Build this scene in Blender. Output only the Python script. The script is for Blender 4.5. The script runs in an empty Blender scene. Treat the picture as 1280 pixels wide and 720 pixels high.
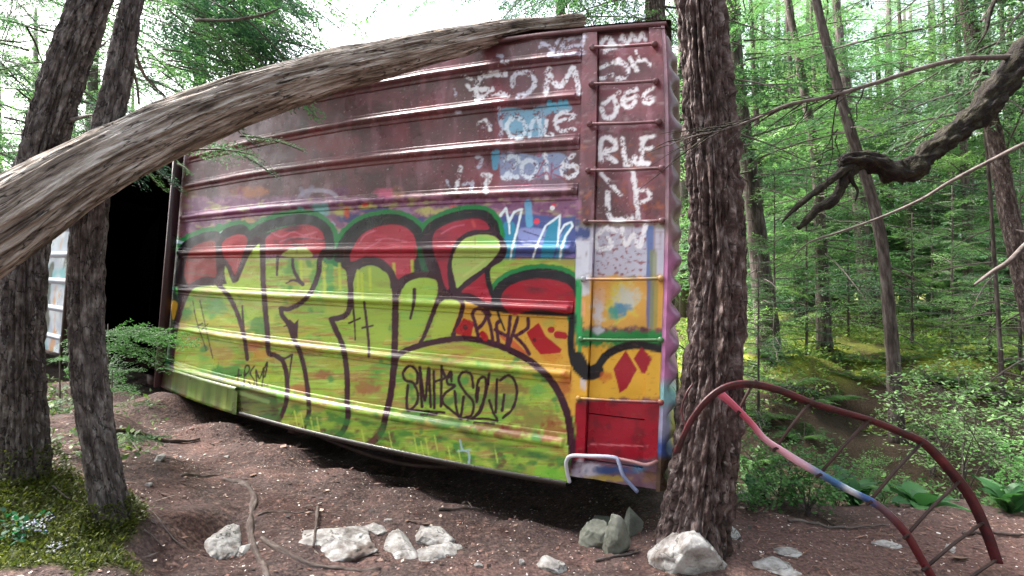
import bpy, math, random
import numpy as np
from mathutils import Vector, Matrix

# ------------------------------------------------------------------ camera, light, exposure
scn = bpy.context.scene
EYE = 1.6
cd = bpy.data.cameras.new('camera'); cd.lens = 18.0; cd.sensor_width = 36.0
cd.clip_start = 0.05; cd.clip_end = 2000
cam = bpy.data.objects.new('camera', cd); scn.collection.objects.link(cam)
cam.location = (0, 0, EYE); cam.rotation_euler = (math.radians(90), 0, 0)
scn.camera = cam

SUN_EL, SUN_AZ = 52.0, 298.0          # azimuth the light comes from, degrees clockwise from +Y
wd = bpy.data.worlds.new('World'); scn.world = wd; wd.use_nodes = True
wn = wd.node_tree.nodes; wl = wd.node_tree.links
bg = wn['Background']
sky = wn.new('ShaderNodeTexSky'); sky.sky_type = 'NISHITA'; sky.sun_disc = False
sky.sun_elevation = math.radians(SUN_EL); sky.sun_rotation = math.radians(SUN_AZ)
sky.air_density = 1.0; sky.dust_density = 5.0; sky.ozone_density = 1.0
hs = wn.new('ShaderNodeHueSaturation'); hs.inputs['Saturation'].default_value = 0.45   # thin even overcast
wl.new(sky.outputs['Color'], hs.inputs['Color']); wl.new(hs.outputs['Color'], bg.inputs['Color'])
bg.inputs['Strength'].default_value = 0.15
sd = bpy.data.lights.new('sun', 'SUN'); sd.energy = 3.6; sd.angle = math.radians(25); sd.color = (1.0, 0.96, 0.9)
sun = bpy.data.objects.new('sun', sd); scn.collection.objects.link(sun)
_az, _el = math.radians(SUN_AZ), math.radians(SUN_EL)
_dir = Vector((math.sin(_az) * math.cos(_el), math.cos(_az) * math.cos(_el), math.sin(_el)))
sun.location = _dir * 30; sun.rotation_euler = _dir.to_track_quat('Z', 'Y').to_euler()
scn.view_settings.view_transform = 'Standard'; scn.view_settings.look = 'None'
scn.view_settings.gamma = 1.0; scn.view_settings.use_curve_mapping = False
scn.view_settings.exposure = 2.35
scn.cycles.max_bounces = 6; scn.cycles.diffuse_bounces = 4; scn.cycles.transmission_bounces = 4

# ------------------------------------------------------------------ helpers
COL = scn.collection
def at(px, py, Y):
    """a point of the photograph at distance Y in front of the eye"""
    return np.array([(px - 640) / 640 * Y, Y, EYE - (py - 360) / 640 * Y])
def lin(c):
    c = np.asarray(c, float) / 255.0
    return np.where(c <= 0.04045, c / 12.92, ((c + 0.055) / 1.055) ** 2.4)
def tag(o, label=None, cat=None, group=None, kind=None):
    if label: o['label'] = label
    if cat: o['category'] = cat
    if group: o['group'] = group
    if kind: o['kind'] = kind
    return o
def empty(name, loc=(0, 0, 0)):
    o = bpy.data.objects.new(name, None); COL.objects.link(o); o.location = tuple(loc); o.empty_display_size = .2
    return o
def make_mesh(name, V, F, mat, col=None, smooth=False, tco=None):
    V = np.ascontiguousarray(V, dtype=np.float32); me = bpy.data.meshes.new(name)
    groups = F if isinstance(F, list) else [F]
    groups = [np.asarray(g, dtype=np.int32) for g in groups if len(g)]
    nl = sum(g.size for g in groups); nf = sum(len(g) for g in groups)
    me.vertices.add(len(V)); me.vertices.foreach_set('co', V.ravel())
    me.loops.add(nl); me.loops.foreach_set('vertex_index', np.concatenate([g.ravel() for g in groups]))
    starts = []; p = 0
    for g in groups:
        starts.append(p + np.arange(len(g)) * g.shape[1]); p += g.size
    me.polygons.add(nf); me.polygons.foreach_set('loop_start', np.concatenate(starts).astype(np.int32))
    if smooth: me.polygons.foreach_set('use_smooth', np.ones(nf, bool))
    me.update(calc_edges=True)
    if col is not None:
        a = me.color_attributes.new('Col', 'FLOAT_COLOR', 'POINT')
        c4 = np.ones((len(V), 4), np.float32); c4[:, :3] = col; a.data.foreach_set('color', c4.ravel())
    if tco is not None:
        a = me.attributes.new('tco', 'FLOAT_VECTOR', 'POINT'); a.data.foreach_set('vector', np.ascontiguousarray(tco, np.float32).ravel())
    me.materials.append(mat)
    return me
def link(name, me, parent=None, loc=None, rot=None, scale=None):
    o = bpy.data.objects.new(name, me); COL.objects.link(o)
    if parent is not None:
        o.parent = parent
    if loc is not None: o.location = tuple(loc)
    if rot is not None: o.rotation_euler = rot
    if scale is not None: o.scale = scale
    return o
def obj(name, V, F, mat, parent=None, **k):
    """world-space vertices; a child of an Empty that stands at its own place"""
    V = np.asarray(V, float)
    if parent is not None:
        p = parent; off = np.zeros(3)
        while p is not None:
            off += np.array(p.location); p = p.parent
        V = V - off
        return link(name, make_mesh(name, V, F, mat, **k), parent)
    org = np.array([V[:, 0].mean(), V[:, 1].mean(), V[:, 2].min()])
    return link(name, make_mesh(name, V - org, F, mat, **k), None, org)

# gradient noise ------------------------------------------------------------
_rs = np.random.RandomState(7); _perm = _rs.permutation(256); _perm = np.concatenate([_perm] * 3)
_gr = _rs.normal(size=(256, 3)); _gr /= np.linalg.norm(_gr, axis=1, keepdims=True)
def noise(p):
    p = np.asarray(p, float); i = np.floor(p).astype(int); f = p - i; i &= 255
    u = f * f * f * (f * (f * 6 - 15) + 10); r = 0
    for dx in (0, 1):
        for dy in (0, 1):
            for dz in (0, 1):
                h = _perm[_perm[_perm[i[..., 0] + dx] + i[..., 1] + dy] + i[..., 2] + dz]
                g = _gr[h]; d = f - np.array([dx, dy, dz])
                w = (u[..., 0] if dx else 1 - u[..., 0]) * (u[..., 1] if dy else 1 - u[..., 1]) * (u[..., 2] if dz else 1 - u[..., 2])
                r = r + w * (g * d).sum(-1)
    return r * 1.5
def fbm(p, n=4):
    p = np.asarray(p, float); a = 1.0; r = 0
    for k in range(n): r = r + a * noise(p + 17.3 * k); p = p * 2.03; a *= .5
    return r
def catmull(P, n=12, closed=False):
    P = np.asarray(P, float)
    Q = np.vstack([P[-1], P, P[0], P[1]]) if closed else np.vstack([2 * P[0] - P[1], P, 2 * P[-1] - P[-2]])
    out = []
    for i in range(len(Q) - 3):
        t = np.linspace(0, 1, n, endpoint=False)[:, None]; a, b, c, d = Q[i:i + 4]
        out.append(.5 * (2 * b + (c - a) * t + (2 * a - 5 * b + 4 * c - d) * t ** 2 + (3 * b - a - 3 * c + d) * t ** 3))
    if not closed: out.append(P[-1:])
    return np.vstack(out)
def grid_faces(nr, nc, wrap=False):
    r = np.arange(nr - 1)[:, None]; c = np.arange(nc if wrap else nc - 1)[None]
    c2 = (c + 1) % nc
    return np.stack([(r * nc + c), (r * nc + c2), ((r + 1) * nc + c2), ((r + 1) * nc + c)], -1).reshape(-1, 4)
def tube(P, R, ns=8, disp=None, cap=True):
    """tube along P with radii R; returns V, F, tco (along, around-x, around-y)"""
    P = np.asarray(P, float); n = len(P); R = np.broadcast_to(np.asarray(R, float), (n,))
    T = np.gradient(P, axis=0); T /= np.linalg.norm(T, axis=1, keepdims=True) + 1e-12
    u = np.cross(T[0], [0, 0, 1.0]); u = np.array([1.0, 0, 0]) if np.linalg.norm(u) < 1e-3 else u
    U = []
    for i in range(n):
        u = u - T[i] * (u @ T[i]); u /= np.linalg.norm(u); U.append(u.copy())
    U = np.array(U); W = np.cross(T, U)
    L = np.concatenate([[0], np.cumsum(np.linalg.norm(np.diff(P, axis=0), axis=1))])
    th = np.linspace(0, 2 * np.pi, ns, endpoint=False)
    cs, sn = np.cos(th), np.sin(th)
    tco = np.stack([np.repeat(L[:, None], ns, 1), R[:, None] * cs, R[:, None] * sn], -1)
    rad = np.repeat(R[:, None], ns, 1)
    if disp is not None: rad = rad + disp(tco, L, th)
    V = P[:, None] + rad[..., None] * (U[:, None] * cs[None, :, None] + W[:, None] * sn[None, :, None])
    F = [grid_faces(n, ns, True)]
    V = V.reshape(-1, 3); tco = tco.reshape(-1, 3)
    if cap:
        V = np.vstack([V, P[0], P[-1]]); tco = np.vstack([tco, [0, 0, 0], [L[-1], 0, 0]])
        k = np.arange(ns); k2 = (k + 1) % ns
        F.append(np.concatenate([np.stack([k2, k, np.full(ns, n * ns)], 1), np.stack([(n - 1) * ns + k, (n - 1) * ns + k2, np.full(ns, n * ns + 1)], 1)]))
    return V, F, tco
def joinm(parts):
    """join [(V, F), ...]"""
    Vs, q, t, o = [], [], [], 0
    for V, F in parts:
        for f in (F if isinstance(F, list) else [F]):
            f = np.asarray(f)
            if len(f): (q if f.shape[1] == 4 else t).append(f + o)
        Vs.append(V); o += len(V)
    out = []
    if q: out.append(np.concatenate(q))
    if t: out.append(np.concatenate(t))
    return np.vstack(Vs), out
BOXF = np.array([[0, 1, 3, 2], [4, 6, 7, 5], [0, 4, 5, 1], [2, 3, 7, 6], [0, 2, 6, 4], [1, 5, 7, 3]])
def hexa(c):
    """box from 8 corners ordered by bits (i, j, k)"""
    return np.asarray(c, float), BOXF

# materials -----------------------------------------------------------------
def new_mat(name):
    m = bpy.data.materials.new(name); m.use_nodes = True
    nt = m.node_tree; return m, nt.nodes, nt.links, nt.nodes['Principled BSDF']
def ramp(n, l, src, stops):
    r = n.new('ShaderNodeValToRGB'); e = r.color_ramp.elements
    while len(e) < len(stops): e.new(0.5)
    for k, (p, c) in enumerate(stops): e[k].position = p; e[k].color = (*c, 1)
    l.new(src, r.inputs['Fac']); return r
def noise_mat(name, stops, scale=5, detail=8, rough=.85, bump=.3, bscale=None, stretch=(1, 1, 1), attr=None, spec=.3, dist=.02, speck=None, distortion=0.0, crack=None):
    m, n, l, b = new_mat(name)
    if attr:
        a = n.new('ShaderNodeAttribute'); a.attribute_name = attr; src = a.outputs['Vector']
    else:
        a = n.new('ShaderNodeTexCoord'); src = a.outputs['Object']
    mp = n.new('ShaderNodeMapping'); mp.inputs['Scale'].default_value = stretch; l.new(src, mp.inputs['Vector'])
    t = n.new('ShaderNodeTexNoise'); t.inputs['Scale'].default_value = scale; t.inputs['Detail'].default_value = detail
    t.inputs['Distortion'].default_value = distortion
    t.inputs['Roughness'].default_value = .65; l.new(mp.outputs['Vector'], t.inputs['Vector'])
    r = ramp(n, l, t.outputs['Fac'], stops); col = r.outputs['Color']
    if speck:                                                    # (scale, threshold, colour)
        t2 = n.new('ShaderNodeTexNoise'); t2.inputs['Scale'].default_value = speck[0]; t2.inputs['Detail'].default_value = 5
        l.new(mp.outputs['Vector'], t2.inputs['Vector'])
        r2 = ramp(n, l, t2.outputs['Fac'], [(speck[1], (0, 0, 0)), (speck[1] + .08, (1, 1, 1))])
        mx = n.new('ShaderNodeMix'); mx.data_type = 'RGBA'; l.new(r2.outputs['Color'], mx.inputs['Factor'])
        l.new(col, mx.inputs['A']); mx.inputs['B'].default_value = (*speck[2], 1); col = mx.outputs['Result']
    if crack:                                                    # (scale, half width, colour): thin dark lines, the shade inside cracks put in colour
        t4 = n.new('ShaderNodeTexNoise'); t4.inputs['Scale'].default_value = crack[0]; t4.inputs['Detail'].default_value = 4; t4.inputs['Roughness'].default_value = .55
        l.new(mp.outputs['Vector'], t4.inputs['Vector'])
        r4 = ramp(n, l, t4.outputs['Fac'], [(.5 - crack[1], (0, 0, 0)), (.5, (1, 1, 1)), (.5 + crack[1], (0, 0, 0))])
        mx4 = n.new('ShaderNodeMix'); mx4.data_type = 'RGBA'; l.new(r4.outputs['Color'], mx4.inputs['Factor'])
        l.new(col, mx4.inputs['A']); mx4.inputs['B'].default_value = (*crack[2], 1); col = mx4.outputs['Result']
    l.new(col, b.inputs['Base Color'])
    b.inputs['Roughness'].default_value = rough; b.inputs['Specular IOR Level'].default_value = spec
    if bump:
        t3 = n.new('ShaderNodeTexNoise'); t3.inputs['Scale'].default_value = bscale or scale * 3; t3.inputs['Detail'].default_value = 8
        l.new(mp.outputs['Vector'], t3.inputs['Vector'])
        bp = n.new('ShaderNodeBump'); bp.inputs['Strength'].default_value = bump; bp.inputs['Distance'].default_value = dist
        l.new(t3.outputs['Fac'], bp.inputs['Height']); l.new(bp.outputs['Normal'], b.inputs['Normal'])
    return m
def col_mat(name, rough=.5, spec=.5, bump=.1, bscale=60, dist=.004, metallic=0.0, rvar=0.0):
    """paint: colour comes from the mesh colour attribute"""
    m, n, l, b = new_mat(name)
    a = n.new('ShaderNodeAttribute'); a.attribute_name = 'Col'; l.new(a.outputs['Color'], b.inputs['Base Color'])
    b.inputs['Roughness'].default_value = rough; b.inputs['Specular IOR Level'].default_value = spec
    b.inputs['Metallic'].default_value = metallic
    tc = n.new('ShaderNodeTexCoord')
    t = n.new('ShaderNodeTexNoise'); t.inputs['Scale'].default_value = bscale; t.inputs['Detail'].default_value = 6
    l.new(tc.outputs['Object'], t.inputs['Vector'])
    if bump:
        bp = n.new('ShaderNodeBump'); bp.inputs['Strength'].default_value = bump; bp.inputs['Distance'].default_value = dist
        l.new(t.outputs['Fac'], bp.inputs['Height']); l.new(bp.outputs['Normal'], b.inputs['Normal'])
    if rvar:
        t2 = n.new('ShaderNodeTexNoise'); t2.inputs['Scale'].default_value = 4; t2.inputs['Detail'].default_value = 6
        l.new(tc.outputs['Object'], t2.inputs['Vector'])
        mr = n.new('ShaderNodeMapRange'); mr.inputs['To Min'].default_value = rough - rvar; mr.inputs['To Max'].default_value = rough + rvar
        mr.inputs['From Min'].default_value = .3; mr.inputs['From Max'].default_value = .7
        l.new(t2.outputs['Fac'], mr.inputs['Value']); l.new(mr.outputs['Result'], b.inputs['Roughness'])
    return m
def leaf_mat(name, tint=(1, 1, 1), trans=.5, rough=.5):
    m, n, l, b = new_mat(name)
    out = n['Material Output']
    a = n.new('ShaderNodeAttribute'); a.attribute_name = 'Col'
    mu = n.new('ShaderNodeMix'); mu.data_type = 'RGBA'; mu.blend_type = 'MULTIPLY'; mu.inputs['Factor'].default_value = 1
    l.new(a.outputs['Color'], mu.inputs['A']); mu.inputs['B'].default_value = (*tint, 1)
    l.new(mu.outputs['Result'], b.inputs['Base Color']); b.inputs['Roughness'].default_value = rough
    b.inputs['Specular IOR Level'].default_value = .35
    tr = n.new('ShaderNodeBsdfTranslucent')
    m2 = n.new('ShaderNodeMix'); m2.data_type = 'RGBA'; m2.blend_type = 'MULTIPLY'; m2.inputs['Factor'].default_value = 1
    l.new(mu.outputs['Result'], m2.inputs['A']); m2.inputs['B'].default_value = (.9, 1.0, .66, 1); l.new(m2.outputs['Result'], tr.inputs['Color'])
    mx = n.new('ShaderNodeMixShader'); mx.inputs['Fac'].default_value = trans
    l.new(b.outputs['BSDF'], mx.inputs[1]); l.new(tr.outputs['BSDF'], mx.inputs[2]); l.new(mx.outputs['Shader'], out.inputs['Surface'])
    return m
M = {}
M['paint'] = col_mat('painted_steel', rough=.34, spec=.5, bump=.25, bscale=35, dist=.006, rvar=.12)
M['steel_dark'] = noise_mat('dark_rusty_steel', [(.3, (.025, .015, .014)), (.7, (.06, .035, .03))], scale=8, rough=.7, bump=.3)
M['inside'] = noise_mat('car_lining', [(.3, (.003, .002, .002)), (.6, (.006, .004, .0035)), (.8, (.01, .005, .004))], scale=5, rough=1.0, bump=.3, spec=0.0)  # near-black, so the shade inside the car is put into the colour
M['red_rail'] = noise_mat('dark_red_paint', [(.35, (.02, .008, .009)), (.55, (.07, .009, .014)), (.75, (.13, .022, .026))], scale=9, rough=.45, bump=.2, spec=.5)
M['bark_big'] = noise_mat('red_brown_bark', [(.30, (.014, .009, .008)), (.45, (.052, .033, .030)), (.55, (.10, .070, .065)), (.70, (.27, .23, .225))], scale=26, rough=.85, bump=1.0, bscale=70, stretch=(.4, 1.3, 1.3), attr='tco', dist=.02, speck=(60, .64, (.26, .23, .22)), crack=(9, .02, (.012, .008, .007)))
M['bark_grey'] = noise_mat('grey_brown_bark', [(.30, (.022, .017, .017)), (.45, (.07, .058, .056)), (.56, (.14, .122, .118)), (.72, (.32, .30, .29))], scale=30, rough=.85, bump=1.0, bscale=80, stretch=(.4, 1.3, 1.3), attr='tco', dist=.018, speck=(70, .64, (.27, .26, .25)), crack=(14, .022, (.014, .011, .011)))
M['bark_far'] = noise_mat('far_bark', [(.32, (.02, .015, .014)), (.5, (.07, .053, .048)), (.7, (.17, .145, .135))], scale=12, rough=.95, bump=.8, bscale=30, stretch=(.3, 1.5, 1.5), attr='tco')
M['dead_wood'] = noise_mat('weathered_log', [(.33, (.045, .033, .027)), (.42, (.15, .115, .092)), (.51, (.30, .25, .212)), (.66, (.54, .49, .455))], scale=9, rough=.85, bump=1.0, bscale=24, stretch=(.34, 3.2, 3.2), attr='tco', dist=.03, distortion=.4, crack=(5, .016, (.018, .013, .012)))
M['limb'] = noise_mat('dark_mossy_limb', [(.32, (.004, .003, .003)), (.48, (.013, .009, .008)), (.58, (.020, .018, .008)), (.74, (.08, .07, .063))], scale=24, rough=.95, bump=1.0, bscale=60, stretch=(.6, 1.2, 1.2), attr='tco', dist=.02)
M['twig'] = noise_mat('thin_dead_branch', [(.3, (.05, .04, .037)), (.7, (.17, .14, .13))], scale=20, rough=.9, bump=.3)
M['root'] = noise_mat('worn_root', [(.3, (.035, .024, .021)), (.52, (.095, .07, .062)), (.75, (.19, .155, .14))], scale=26, rough=.8, bump=.4, stretch=(.4, 1.5, 1.5), attr='tco')
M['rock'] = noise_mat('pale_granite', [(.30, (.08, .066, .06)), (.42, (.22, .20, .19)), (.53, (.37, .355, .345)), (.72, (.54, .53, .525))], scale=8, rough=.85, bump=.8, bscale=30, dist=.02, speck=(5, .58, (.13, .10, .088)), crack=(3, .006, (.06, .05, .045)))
M['rock_green'] = noise_mat('grey_green_stone', [(.3, (.10, .10, .082)), (.55, (.21, .215, .18)), (.8, (.33, .33, .29))], scale=7, rough=.9, bump=.5, bscale=25, dist=.015)
M['leaf'] = leaf_mat('needle_foliage')
M['leaf_soft'] = leaf_mat('broad_leaf', trans=.4, rough=.45)
M['chips'] = col_mat('litter', rough=.8, bump=0)
# ------------------------------------------------------------------ the spray paint of the car side
# Painted on a numpy canvas whose axes are the photograph's columns and rows, then put on the steel as mesh colours.
KX0, KY0, KX1, KY1, KS = 195, 15, 865, 625, 2
KH, KW = (KY1 - KY0) * KS, (KX1 - KX0) * KS
gy, gx = np.mgrid[0:KH, 0:KW]; GX = KX0 + gx / KS; GY = KY0 + gy / KS; del gx, gy
def cn(sx, sy, z=0.0, n=3):
    """smooth noise over the canvas, worked out on a coarser raster and stretched"""
    q = 2 ** (n - 1) * 2.2; xs = np.arange(KX0, KX1 + sx, max(sx / q, .5)); ys = np.arange(KY0, KY1 + sy, max(sy / q, .5))
    a, b = np.meshgrid(xs / sx, ys / sy); c = fbm(np.stack([a, b, np.full_like(a, z)], -1), n)
    fx = (GX[0] - KX0) / max(sx / q, .5); fy = (GY[:, 0] - KY0) / max(sy / q, .5)
    i = np.minimum(fx.astype(int), len(xs) - 2); j = np.minimum(fy.astype(int), len(ys) - 2); fx = fx - i; fy = (fy - j)[:, None]
    r = c[:, i] * (1 - fx) + c[:, i + 1] * fx
    return (r[j] * (1 - fy) + r[j + 1] * fy).astype(np.float32)
def blend(a, col):
    global CAN
    CAN += (lin(col) - CAN) * np.clip(a, 0, 1)[..., None]
def win(x0, y0, x1, y1):
    a = max(0, int((x0 - KX0) * KS)); b = min(KW, int((x1 - KX0) * KS) + 1); c = max(0, int((y0 - KY0) * KS)); d = min(KH, int((y1 - KY0) * KS) + 1)
    return slice(c, max(c, d)), slice(a, max(a, b))
NF = cn(5, 5, 3.1, 2); NFINE = cn(2.2, 2.2, 9.7, 3) * .55 + cn(11, 8, 19.7, 3) * .6
def seg_dist(P, sl, w):
    x, y = GX[sl], GY[sl]; D = np.full(x.shape, 1e9); T = np.zeros(x.shape)
    for i in range(len(P) - 1):
        a, b = P[i], P[i + 1]; d = b - a; L = d @ d + 1e-9
        t = np.clip(((x - a[0]) * d[0] + (y - a[1]) * d[1]) / L, 0, 1)
        q = np.hypot(x - a[0] - t * d[0], y - a[1] - t * d[1]); m = q < D
        D[m] = q[m]; T[m] = (i + t[m]) / (len(P) - 1)
    return D, T
def stroke(P, w, col, a=1.0, soft=.7, smooth=True, taper=None, wob=.6, dry=0.0):
    P = np.array(P, float)
    if smooth and len(P) > 2: P = catmull(P, 5)
    sl = win(P[:, 0].min() - w - 3, P[:, 1].min() - w - 3, P[:, 0].max() + w + 3, P[:, 1].max() + w + 3)
    D, T = seg_dist(P, sl, w)
    r = w / 2 * (1 if taper is None else taper[0] + (taper[1] - taper[0]) * T)
    al = np.clip((r - D + NF[sl] * wob) / soft + .5, 0, 1) * a
    if dry: al *= np.clip((NFINE[sl] + 1.0 - dry) * 3, 0, 1)
    c = CAN[sl]; c += (lin(col) - c) * al[..., None]
def poly(P, col, a=1.0, soft=.8, smooth=True, wob=.5, mott=None, dry=0.0):
    P = np.array(P, float)
    if smooth: P = catmull(P, 4, True)
    sl = win(P[:, 0].min() - soft * 2 - 2, P[:, 1].min() - soft * 2 - 2, P[:, 0].max() + soft * 2 + 2, P[:, 1].max() + soft * 2 + 2)
    x, y = GX[sl], GY[sl]; ins = np.zeros(x.shape, bool); Q = np.roll(P, -1, 0)
    for (ax, ay), (bx, by) in zip(P, Q):
        if ay == by: continue
        ins ^= ((ay > y) != (by > y)) & (x < (bx - ax) * (y - ay) / (by - ay) + ax)
    D, _ = seg_dist(np.vstack([P, P[:1]]), sl, 0); sd_ = np.where(ins, D, -D)
    al = np.clip((sd_ + NF[sl] * wob) / soft + .5, 0, 1) * a
    if dry: al *= np.clip((NFINE[sl] + 1.0 - dry) * 3, 0, 1)
    c = CAN[sl]; c += (lin(col) - c) * al[..., None]
    if mott is not None:
        m = np.clip(cn_stk[sl] * 1.6 - .1, 0, 1) * al; c += (lin(mott) - c) * m[..., None]
def cr(x0, y0, s, pts): return [(x0 + x / s, y0 + y / s) for x, y in pts]

CAN = np.zeros((KH, KW, 3)); cn_stk = cn(34, 5, 5.5)
n1, n2, n3 = cn(60, 40, .3), cn(14, 60, 1.7), cn(9, 9, 4.2)
blend(np.ones_like(GX), (106, 64, 72))
blend(np.clip(n1 * 1.3, 0, 1), (134, 70, 80)); blend(np.clip(-n1 * 1.2, 0, 1), (84, 58, 60)); blend(np.clip(n2 * 1.1 - .15, 0, .7), (78, 54, 60))
blend(np.clip(n2 * -1.2 - .25, 0, .5), (150, 104, 118))
blend(np.clip(n3 * 2 - .9, 0, .8), (70, 42, 40)); blend(np.clip(cn(3, 3, 8.8) * 3 - 1.9, 0, .8), (200, 178, 184))
def blob(x, y, rx, ry, col, a=.9, soft=.5, z=0.0):
    sl = win(x - 1.6 * rx, y - 1.6 * ry, x + 1.6 * rx, y + 1.6 * ry)
    d = np.hypot((GX[sl] - x) / rx, (GY[sl] - y) / ry) + n3[sl] * .5
    c = CAN[sl]; c += (lin(col) - c) * (np.clip((1 - d) / soft, 0, 1) * a)[..., None]
# rust and faded patches of the upper half
for b_ in [(312, 241, 24, 11, (178, 110, 72), .8), (236, 243, 16, 14, (120, 84, 60), .7), (482, 243, 16, 9, (205, 96, 130), .85), (497, 244, 9, 12, (190, 140, 110), .6),
           (520, 246, 10, 7, (185, 130, 140), .7), (545, 247, 12, 6, (180, 120, 130), .6), (300, 247, 5, 14, (120, 40, 100), .7), (425, 240, 16, 9, (110, 50, 110), .5),
           (392, 175, 50, 14, (150, 76, 84), .5), (445, 205, 70, 12, (140, 76, 82), .5), (470, 120, 50, 12, (130, 80, 90), .5), (350, 190, 40, 14, (96, 74, 78), .5)]:
    blob(*b_[:4], b_[4], b_[5])
stroke([(372, 250), (380, 240), (395, 238), (412, 240), (421, 247), (421, 253)], 5, (176, 166, 190), .75, 2)
stroke([(376, 236), (382, 246), (390, 234)], 6, (150, 140, 170), .6, 2)
# mauve band with old colour under the big letters
band = np.clip((GY - (244 + n3 * 4)) / 6, 0, 1) * np.clip((340 - GY) / 14, 0, 1) * np.clip((GX - 226) / 14, 0, 1) * np.clip((728 - GX) / 4, 0, 1)
blend(band * .85, (138, 88, 128)); blend(band * np.clip(cn(16, 9, 2.2) * 2.4, 0, .8), (172, 124, 150)); blend(band * np.clip(cn(12, 12, 6.2) * 2.6 - .5, 0, .8), (110, 52, 100))
blend(band * np.clip(cn(20, 8, 7.2) * 2.6 - .6, 0, .8), (176, 168, 120))
for b_ in [(400, 262, 14, 9, (120, 188, 190)), (376, 262, 6, 4, (120, 200, 200)), (436, 272, 18, 8, (52, 62, 124)), (470, 262, 20, 6, (56, 66, 130)), (424, 266, 12, 5, (190, 186, 100)), (458, 258, 16, 4, (196, 190, 104)),
           (433, 266, 5, 8, (214, 92, 60)), (456, 256, 5, 3, (220, 60, 66)), (536, 264, 18, 6, (196, 186, 110)), (505, 262, 12, 7, (170, 130, 170)), (525, 276, 10, 5, (64, 70, 130)), (417, 300, 9, 16, (120, 190, 170)),
           (416, 281, 4, 5, (190, 200, 225)), (566, 258, 8, 3, (214, 80, 80)), (292, 268, 18, 6, (130, 60, 110)), (310, 276, 12, 5, (196, 160, 110)), (330, 262, 16, 6, (136, 70, 128)), (285, 282, 8, 4, (190, 140, 120))]:
    blob(*b_[:4], b_[4], .9)
# blue piece with white peaks on the right
poly([(622, 276), (660, 268), (700, 272), (728, 274), (728, 330), (700, 336), (640, 345), (622, 350)], (66, 84, 146), .95, 3)
poly([(650, 285), (700, 291), (700, 308), (655, 306)], (150, 160, 214), .8, 3); poly([(705, 322), (727, 318), (727, 338), (700, 336)], (146, 120, 178), .8, 3)
poly([(636, 326), (665, 322), (668, 336), (630, 346)], (170, 140, 130), .6, 4); stroke([(640, 328), (662, 325), (680, 328)], 3, (196, 170, 90), .8)
stroke([(655, 289), (690, 300), (725, 309)], 1.5, (40, 44, 96), .8); stroke([(650, 300), (690, 308)], 1.5, (40, 44, 96), .7); stroke([(664, 282), (712, 291)], 1.5, (60, 64, 120), .7)
poly([(628, 282), (642, 278), (646, 300), (637, 344), (626, 352), (621, 330)], (44, 140, 172), .95, 1.5); poly([(686, 282), (700, 274), (697, 300), (688, 330), (680, 336), (676, 318)], (44, 140, 172), .95, 1.5)
poly([(706, 286), (714, 280), (706, 310), (700, 334), (692, 334), (698, 306)], (48, 132, 172), .9, 1.5); stroke([(660, 254), (662, 280)], 9, (104, 184, 224), .8, 2); stroke([(626, 335), (634, 352)], 10, (60, 130, 170), .7, 3)
blob(624, 300, 4, 30, (150, 200, 210), .6)
stroke(cr(540, 240, 4.5, [(385, 132), (415, 92), (433, 170), (462, 112), (505, 97), (480, 210), (450, 320), (440, 380), (430, 470)]), 3.6, (232, 244, 250), 1, 1.2, False, (1, .6))
stroke([(636, 272), (637, 292)], 2.2, (228, 240, 248)); stroke(cr(540, 240, 4.5, [(550, 425), (590, 300), (638, 190), (720, 132), (712, 240), (745, 185), (782, 170), (790, 192), (750, 250), (725, 330), (715, 420)]), 3.4, (226, 240, 248), 1, 1.2, False, (.7, .9))
stroke([(698, 292), (697, 306)], 2, (226, 240, 248))
for x, y, r in [(670.5, 277, 3.6), (648, 326, 3.2), (692, 257, 2.6), (690, 260, 3)]: stroke([(x, y), (x + .5, y)], r * 2, (222, 60, 84) if (x, y) != (690, 260) else (238, 236, 240))
# ---- big letters: base of lime, yellow, orange and green
body = np.clip((GX - 213) / 2, 0, 1) * np.clip((720 - GX) / 2, 0, 1) * np.clip((GY - 322) / 4, 0, 1)
hump = np.clip(1.2 - np.hypot((GX - 255) / 44, (GY - 440) / 96) * 1.0, 0, 1)
body = body * np.where(GX < 290, np.clip(hump * 30, 0, 1), 1)
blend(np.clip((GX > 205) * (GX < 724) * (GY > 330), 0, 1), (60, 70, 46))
blend(body, (150, 184, 68))
blend(body * np.clip(cn(45, 26, 2.9) * 2.0, 0, .85), (180, 192, 78)); blend(body * np.clip(cn(30, 40, 5.9) * 2.2 - .5, 0, .85), (98, 166, 66))
lowy = np.clip(1 - np.abs(GY - 440 - (GX - 460) * .12) / 60, 0, 1)
blend(body * lowy * np.clip(cn(50, 9, 1.9) * 2.2 + .1, 0, .7), (196, 166, 70)); blend(body * np.clip(cn_stk * 2.3 - .75, 0, .7), (176, 116, 66)); blend(body * np.clip(cn(60, 3.2, 3.3) * 2.2 - .55, 0, .7), (150, 90, 62)); blend(body * np.clip(cn(40, 14, 53.3) * 2.2 - .45, 0, .6), (176, 132, 84)); blend(body * np.clip(cn(24, 2.5, 63.3) * 2.2 - .7, 0, .55), (196, 206, 120))
blend(body * np.clip(cn(22, 22, 11.9) * 3 - 1.3, 0, .8), (58, 132, 66)); blend(body * np.clip(cn(26, 4, 14.9) * 2.6 - 1.1, 0, .6), (112, 146, 62))
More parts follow.
